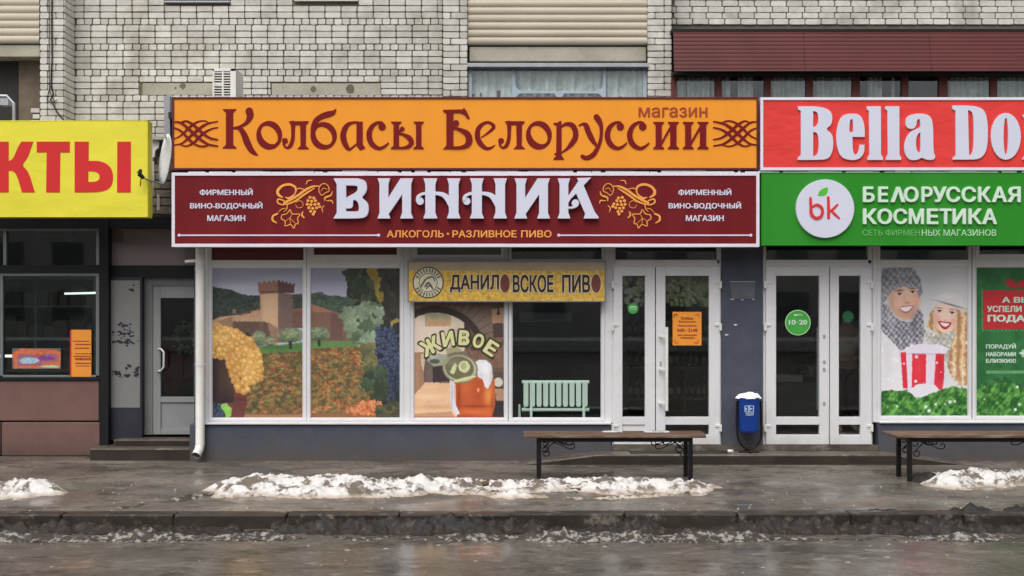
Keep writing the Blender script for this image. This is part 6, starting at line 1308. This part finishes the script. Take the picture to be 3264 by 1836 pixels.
# snow heaps as height fields
def heap(name, label, x0, x1, y0, y1, fn, m, base, res=.02, cut=.004, cat='snow', kind='stuff'):
    nx = int((x1 - x0) / res); ny = int((y1 - y0) / res); X, Yg = np.meshgrid(np.linspace(x0, x1, nx), np.linspace(y0, y1, ny)); H = fn(X, Yg)
    ok = H > cut; v = np.stack([X, Yg, base + np.maximum(H, -.004)], -1).reshape(-1, 3); idx = np.arange(nx * ny).reshape(ny, nx)
    fm = (ok[:-1, :-1] | ok[1:, :-1] | ok[1:, 1:] | ok[:-1, 1:]); f = np.stack([idx[:-1, :-1], idx[:-1, 1:], idx[1:, 1:], idx[1:, :-1]], -1)[fm]
    used = np.unique(f); rm = -np.ones(nx * ny, int); rm[used] = np.arange(len(used)); v = v[used]; f = rm[f]
    me = bpy.data.meshes.new(name); me.from_pydata(v.tolist(), [], f.tolist()); me.update(); me.materials.append(m); me.polygons.foreach_set('use_smooth', [True] * len(me.polygons))
    o = bpy.data.objects.new(name, me); COL.objects.link(o); return tag(o, label, cat, kind=kind)
def snow_mat(name, clean, dirty, amt=.5, lo=.45, hi=.62, ns=7, edge=False):
    m = bpy.data.materials.new(name); m.use_nodes = True; t = m.node_tree; N = t.nodes; L = t.links; b = N['Principled BSDF']; b.inputs['Roughness'].default_value = .7
    geo = N.new('ShaderNodeNewGeometry'); n = N.new('ShaderNodeTexNoise'); n.inputs['Scale'].default_value = ns; n.inputs['Detail'].default_value = 9; n.inputs['Roughness'].default_value = .65; L.new(geo.outputs['Position'], n.inputs['Vector'])
    r = N.new('ShaderNodeMapRange'); r.inputs[1].default_value = lo; r.inputs[2].default_value = hi; r.inputs[4].default_value = amt; L.new(n.outputs[0], r.inputs[0])
    mx = N.new('ShaderNodeMix'); mx.data_type = 'RGBA'; L.new(r.outputs[0], mx.inputs[0]); mx.inputs[6].default_value = (*rgb(clean, 1), 1); mx.inputs[7].default_value = (*rgb(dirty, 1), 1); 
    co = mx.outputs[2]
    if edge:
        sp = N.new('ShaderNodeSeparateXYZ'); L.new(geo.outputs['Position'], sp.inputs[0]); r3 = N.new('ShaderNodeMapRange'); r3.inputs[1].default_value = .004; r3.inputs[2].default_value = .04; r3.inputs[3].default_value = .85; r3.inputs[4].default_value = 0
        L.new(sp.outputs[2], r3.inputs[0]); m5 = N.new('ShaderNodeMix'); m5.data_type = 'RGBA'; L.new(r3.outputs[0], m5.inputs[0]); L.new(co, m5.inputs[6]); m5.inputs[7].default_value = (*rgb((176, 160, 140), 1), 1); co = m5.outputs[2]
    L.new(co, b.inputs['Base Color'])
    n2 = N.new('ShaderNodeTexNoise'); n2.inputs['Scale'].default_value = 45; n2.inputs['Detail'].default_value = 6; L.new(geo.outputs['Position'], n2.inputs['Vector']); bp = N.new('ShaderNodeBump'); bp.inputs['Strength'].default_value = .5; bp.inputs['Distance'].default_value = .01; L.new(n2.outputs[0], bp.inputs['Height']); L.new(bp.outputs[0], b.inputs['Normal']); return m
M_sn = snow_mat('dirty_snow', (216, 213, 209), (100, 88, 74), .95, .49, .57, 6, True); M_sl = snow_mat('brown_slush', (33, 28, 24), (78, 71, 63), .85, .55, .66, 18); M_sl2 = snow_mat('grey_slush', (150, 143, 134), (48, 42, 37), .95, .42, .50, 17)
def strip(xa, xb, yc, hw, hmax, seed, soft=.35):
    def f(X, Y):
        ex = np.clip((X - xa) / soft, 0, 1) * np.clip((xb - X) / soft, 0, 1); c = yc + .12 * (fbm(X * .7, X * 0, 3, seed) - .5) * 2
        prof = 1 - ((Y - c) / (hw * (.6 + .8 * fbm(X * 1.1, X * 0 + 5, 3, seed + 3)))) ** 2
        n = fbm(X * 3.2, Y * 3.6, 4, seed + 9); n2 = fbm(X * 11, Y * 11, 3, seed + 20); lumps = np.maximum(0, 1 - np.abs(n2 - .5) * 3.2)
        n4 = fbm(X * 1.6, Y * 3.0, 3, seed + 33); n5 = fbm(X * 26, Y * 26, 2, seed + 40)
        n10 = np.abs(fbm(X * 7, Y * 7, 3, seed + 50) - .5) * 2; return .05 * n10 * (prof > -.2) * ex - .012 + hmax * (ex ** .5 * np.maximum(prof, -.3) * (.15 + 1.15 * n + .5 * n4) - .22 - .75 * np.maximum(0, .60 - n4) * 3.4 * (1 - .3 * n)) + (.045 * lumps + .02 * (n5 - .4)) * (prof > -.1) * ex - .004
    return f
zs = lambda f, Y: PX(f, Y)
heap('snow_pile', 'long ridge of melting white snow in front of and under the nearer bench', zs(630, 10.8), zs(2335, 10.8), 9.85, 12.1, strip(zs(632, 10.8), zs(2330, 10.8), 10.84, .50, .115, 3), M_sn, 0, .017)
heap('snow_pile', 'low mound of white snow at the left edge of the pavement', -6.5, zs(225, 10.7), 9.9, 11.5, strip(-7.5, zs(225, 10.7), 10.62, .36, .125, 40), M_sn, 0, .018)
heap('snow_pile', 'dirty white snow patch on the pavement under the right-hand bench', zs(2930, 11.2), 6.2, 10.6, 12.2, strip(zs(2930, 11.2), 7, 11.35, .38, .115, 60), M_sn, 0, .018)
heap('mud_clod', 'small dark mud heap at the foot of the right bench legs', zs(2880, 11.5), zs(3010, 11.5), 11.3, 11.75, strip(zs(2885, 11.5), zs(3005, 11.5), 11.5, .2, .12, 71, .12), M_sl, 0, .015, cat='mud')
def slush(X, Y):
    n = fbm(X * 1.3, Y * 2.5, 3, 5); n2 = fbm(X * 9, Y * 9, 4, 8); n3 = np.abs(fbm(X * 10, Y * 10, 3, 13) - .5) * 2
    prof = np.exp(-((Y - 9.42) / .14) ** 2); e = np.clip((Y - 9.0) / .12, 0, 1) * np.clip((9.78 - Y) / .08, 0, 1)
    n8 = np.clip(-.6 + 2.9 * fbm(X * .9, Y * .9, 3, 201), .3, 1.15); n6 = np.maximum(0, .5 - np.abs(fbm(X * 7, Y * 10, 4, 66) - .5) * 3); return n8 * ((.05 + .10 * (n - .4)) * prof * (.2 + 1.5 * n2) + .09 * n3 * prof + .06 * n6 * prof) * e - .026 * e + .05 * (n2 - .5) * e
heap('slush_ridge', 'dark brown slush and mud heaped along the kerb in the gutter', -6.2, 6.2, 8.95, 9.8, slush, M_sl, -.115, .016, .002, 'slush')
def slush2(X, Y): n = fbm(X * 6, Y * 9, 4, 31); pr = np.exp(-((Y - 9.14 - .16 * (fbm(X * .8, X * 0, 2, 3) - .5)) / .13) ** 2); n7 = fbm(X * 18, Y * 18, 3, 44); g9 = np.clip((fbm(X * .8, Y * .8 + 2, 3, 88) - .26) * 3.2, .3, 1.15); return (.105 * n * pr * (.5 + 1.0 * fbm(X * 2.3, Y * 2, 2, 77)) * (.45 + 1.1 * n7) * g9 - .018)
heap('slush_fringe', 'paler grey slush fringe along the road side of the gutter', -6.2, 6.2, 8.8, 9.45, slush2, M_sl2, -.117, .017, .002, 'slush')
def slush3(X, Y):
    a = PX(330, 9.9); b = PX(720, 10.6); t = (X - a) / (b - a); c = 9.72 + .95 * t; n = fbm(X * 7, Y * 9, 4, 51); return (.10 * n * np.exp(-((Y - c) / .17) ** 2) * np.clip(t * 4, 0, 1) * np.clip((1.1 - t) * 5, 0, 1) - .04)
heap('slush_patch', 'grey-brown slush trail leading from the kerb up to the snow ridge', PX(300, 9.9), PX(760, 10.6), 9.5, 11.0, slush3, M_sl2, 0, .018, .002, 'slush')
def slush4(X, Y): n = fbm(X * 7, Y * 9, 4, 91); return (.135 * n * np.exp(-((Y - 9.72) / .12) ** 2) * np.clip((X - 2.7) * 1.5, 0, 1) * (.3 + 1.4 * fbm(X * 1.7, X * 0, 2, 17)) - .05)
heap('slush_heap', 'dark muddy slush pushed over the kerb on the right', 2.6, 6.2, 9.45, 10.1, slush4, M_sl, -.01, .017, .002, 'slush')
# dirty crust around and between the snow
def crust(X, Y): n = fbm(X * 5, Y * 7, 4, 301); n9 = fbm(X * 22, Y * 22, 3, 302); ex = np.clip((X - zs(600, 10.8)) * 2, 0, 1) * np.clip((zs(2360, 10.8) - X) * 2, 0, 1); return (.07 * n * (.3 + 1.4 * n9) * np.exp(-((Y - 11.02 - .1 * (fbm(X, X * 0, 2, 6) - .5)) / .38) ** 2) * ex - .018)
heap('snow_crust', 'thin grey-brown crust of old snow along the far side of the white ridge', zs(600, 10.8), zs(2360, 10.8), 10.3, 11.8, crust, M_sl2, 0, .016, .002, 'slush')
# loose crumbs
mb = MB(); rs3 = random.Random(9)
for k in range(260):
    x = rs3.uniform(-5.6, 5.6); y = rs3.choice([rs3.gauss(10.85, .42), rs3.gauss(9.1, .12), rs3.gauss(9.9, .2)]); base = 0 if y > 9.7 else -.12; r = rs3.uniform(.004, .013)
    if 9.5 < y < 9.7: continue
    n = len(mb.v); P = [(x + r * rs3.uniform(.6, 1.3) * math.cos(t), y + r * rs3.uniform(.6, 1.3) * math.sin(t), base + .001) for t in (0, 1.3, 2.5, 3.8, 5.0)] + [(x, y, base + r * rs3.uniform(.7, 1.2))]
    mb.v += P; mb.f += [(n + i, n + (i + 1) % 5, n + 5) for i in range(5)]
tag(mb.build('ice_crumbs', M_sn), 'loose crumbs of ice and snow scattered on the wet pavement', 'ice', kind='stuff')
mb = MB()
for k in range(22):
    x = rs3.uniform(-5, 5); y = rs3.uniform(7.9, 9.0); r = rs3.uniform(.006, .016); n = len(mb.v)
    mb.v += [(x + r * 2.2 * rs3.uniform(.6, 1.3) * math.cos(t), y + r * rs3.uniform(.6, 1.3) * math.sin(t), -.119) for t in (0, 1.3, 2.5, 3.8, 5.0)] + [(x, y, -.12 + r * .5)]; mb.f += [(n + i, n + (i + 1) % 5, n + 5) for i in range(5)]
tag(mb.build('road_ice_bits', M_sn), 'scattered pale bits of ice lying on the wet road', 'ice', kind='stuff')
# snow on the bin
mb = MB(); X0 = xc
def bs(X, Y): d = ((X - xc) / (r1 * 1.25)) ** 2 + ((Y - BY_) / (r1 * .95)) ** 2; return .055 * np.maximum(0, 1 - d) ** .5 * (.5 + fbm(X * 14, Y * 14, 3, 5)) - .003 + .018 * np.exp(-(((X - xc - .03) / .05) ** 2))* (d < 1)
heap('snow_cap', 'small cap of white snow on top of the blue litter bin', xc - r1 * 1.7, xc + r1 * 1.3, BY_ - .13, BY_ + .13, bs, M_snow, za - .008, .008, -.002)
mb = MB(); p = Z6.f(858, 1285); Yq = 12.75; mb.tube([(PX(p[0] - 6, Yq), Yq, .14), (PX(p[0] + 10, Yq), Yq + .02, .135)], [.02, .024], 8); tag(mb.build('paper_cup', M_white, smooth=True), 'crumpled white cup lying on the landing left of the litter bin', 'litter')
mb = MB(); Yq = 11.5; q = [(PX(850, Yq), .02), (PX(860, Yq), .075), (PX(868, Yq), .02)]; mb.prism(q, Yq, Yq + .03); tag(mb.build('paper_scrap', mat('pale_blue_paper', (170, 205, 220), .6, .1)), 'tiny pale blue carton scrap standing in the left part of the snow ridge', 'litter')
mb = MB(); Yq = 10.95; mb.tube([(PX(1540, Yq), Yq - .35, .10), (PX(1540, Yq) + .06, Yq - .33, .11)], .028, 8); tag(mb.build('can', mat('brown_can', (84, 62, 30), .4, .2), bevel=.003), 'crushed brown can stuck in the middle of the snow ridge', 'litter')
# benches
M_wood = mat('worn_bench_wood', (90, 64, 48), .5, .22, 5, bump=.4, bscale=30, dirt=(150, 138, 120), dirt_amt=.6, dscale=3, stretch=(1, 6, 6)); 
def make_bench(label):
    YF, YB = 11.4, 11.72; xl, xr = PX(1719, YF), PX(2201, YF); b = thing('bench', label, 'bench', ((xl + xr) / 2, 11.56, 0), 'benches on the pavement'); H = .495
    for i in range(3):
        mb = MB(); y = 11.33 + i * .152; mb.box(xl - .165, xr + .155 + (.02 if i else 0), y, y + .142, H - .028 - (.004 if i == 1 else 0), H + random.uniform(-.002, .003)); mb.build('plank', M_wood, b, bevel=.006)
    for x in (xl, xr):
        for y in (YF, YB): mb = MB(); mb.box(x - .022, x + .022, y - .022, y + .022, -.02, H - .0285); mb.build('leg', M_iron, b, bevel=.003)
    mb = MB()
    for y in (YF, YB): mb.box(xl + .022, xr - .022, y - .0185, y + .0185, H - .075, H - .0295)
    for x in (xl, xr): mb.box(x - .018, x + .018, YF + .022, YB - .022, H - .075, H - .0295)
    mb.build('frame', M_iron, b)
    def scroll(x, s, y):
        mb = MB(); P = lambda pts: mb.tube([(x + s * a, y, H - .075 - c_) for a, c_ in [tuple(q) for q in cr(pts, 5)]], .0065, 6)
        P([(.02, .13), (.045, .155), (.08, .145), (.088, .11), (.06, .095), (.045, .115)]); P([(.02, .12), (.06, .08), (.12, .02), (.16, .004)])
        P([(.13, .004), (.22, .04), (.30, .075), (.35, .065), (.35, .03), (.325, .02), (.31, .04)]); P([(.18, .004), (.24, .028), (.27, .02), (.26, .003)]); P([(.02, .03), (.04, .05), (.07, .03), (.06, .01)])
        return mb.build('scrollwork', M_iron, b, smooth=True)
    for y in (YF, YB): scroll(xl + .02, 1, y); scroll(xr - .02, -1, y)
    return b
b1 = make_bench('wooden slat bench on black iron legs with scrollwork, wholly in view before the wine shop')
b2 = b1.copy(); COL.objects.link(b2); b2['label'] = 'wooden slat bench before the cosmetics shop, cut off by the right edge'
b2.location = b1.location + Vector((PX(2899, 11.4) - PX(1719, 11.4), 0, 0))
for ch in b1.children: c_ = ch.copy(); COL.objects.link(c_); c_.parent = b2
mb = MB()
def patch(xa, xb, y0, y1):
    n = len(mb.v); P = [(xa + (xb - xa) * t, (y1 if i < 6 else y0) + random.uniform(-.012, .012), .500) for i, t in enumerate([0, .2, .4, .6, .8, 1, 1, .8, .6, .4, .2, 0])]; mb.v += P; mb.v.append(((xa + xb) / 2, (y0 + y1) / 2, .506)); mb.f += [(n + (i + 1) % 12, n + i, n + 12) for i in range(12)]
patch(PX(1920, 11.6), PX(1985, 11.6), 11.58, 11.74); tag(mb.build('slush_patch', M_sn), 'left thin melting snow patch on the seat of the wine shop bench', 'snow'); mb = MB()
patch(PX(2055, 11.6), PX(2135, 11.6), 11.56, 11.74)
tag(mb.build('slush_patch', M_sn), 'right, wider thin snow patch on the seat of the wine shop bench', 'snow')
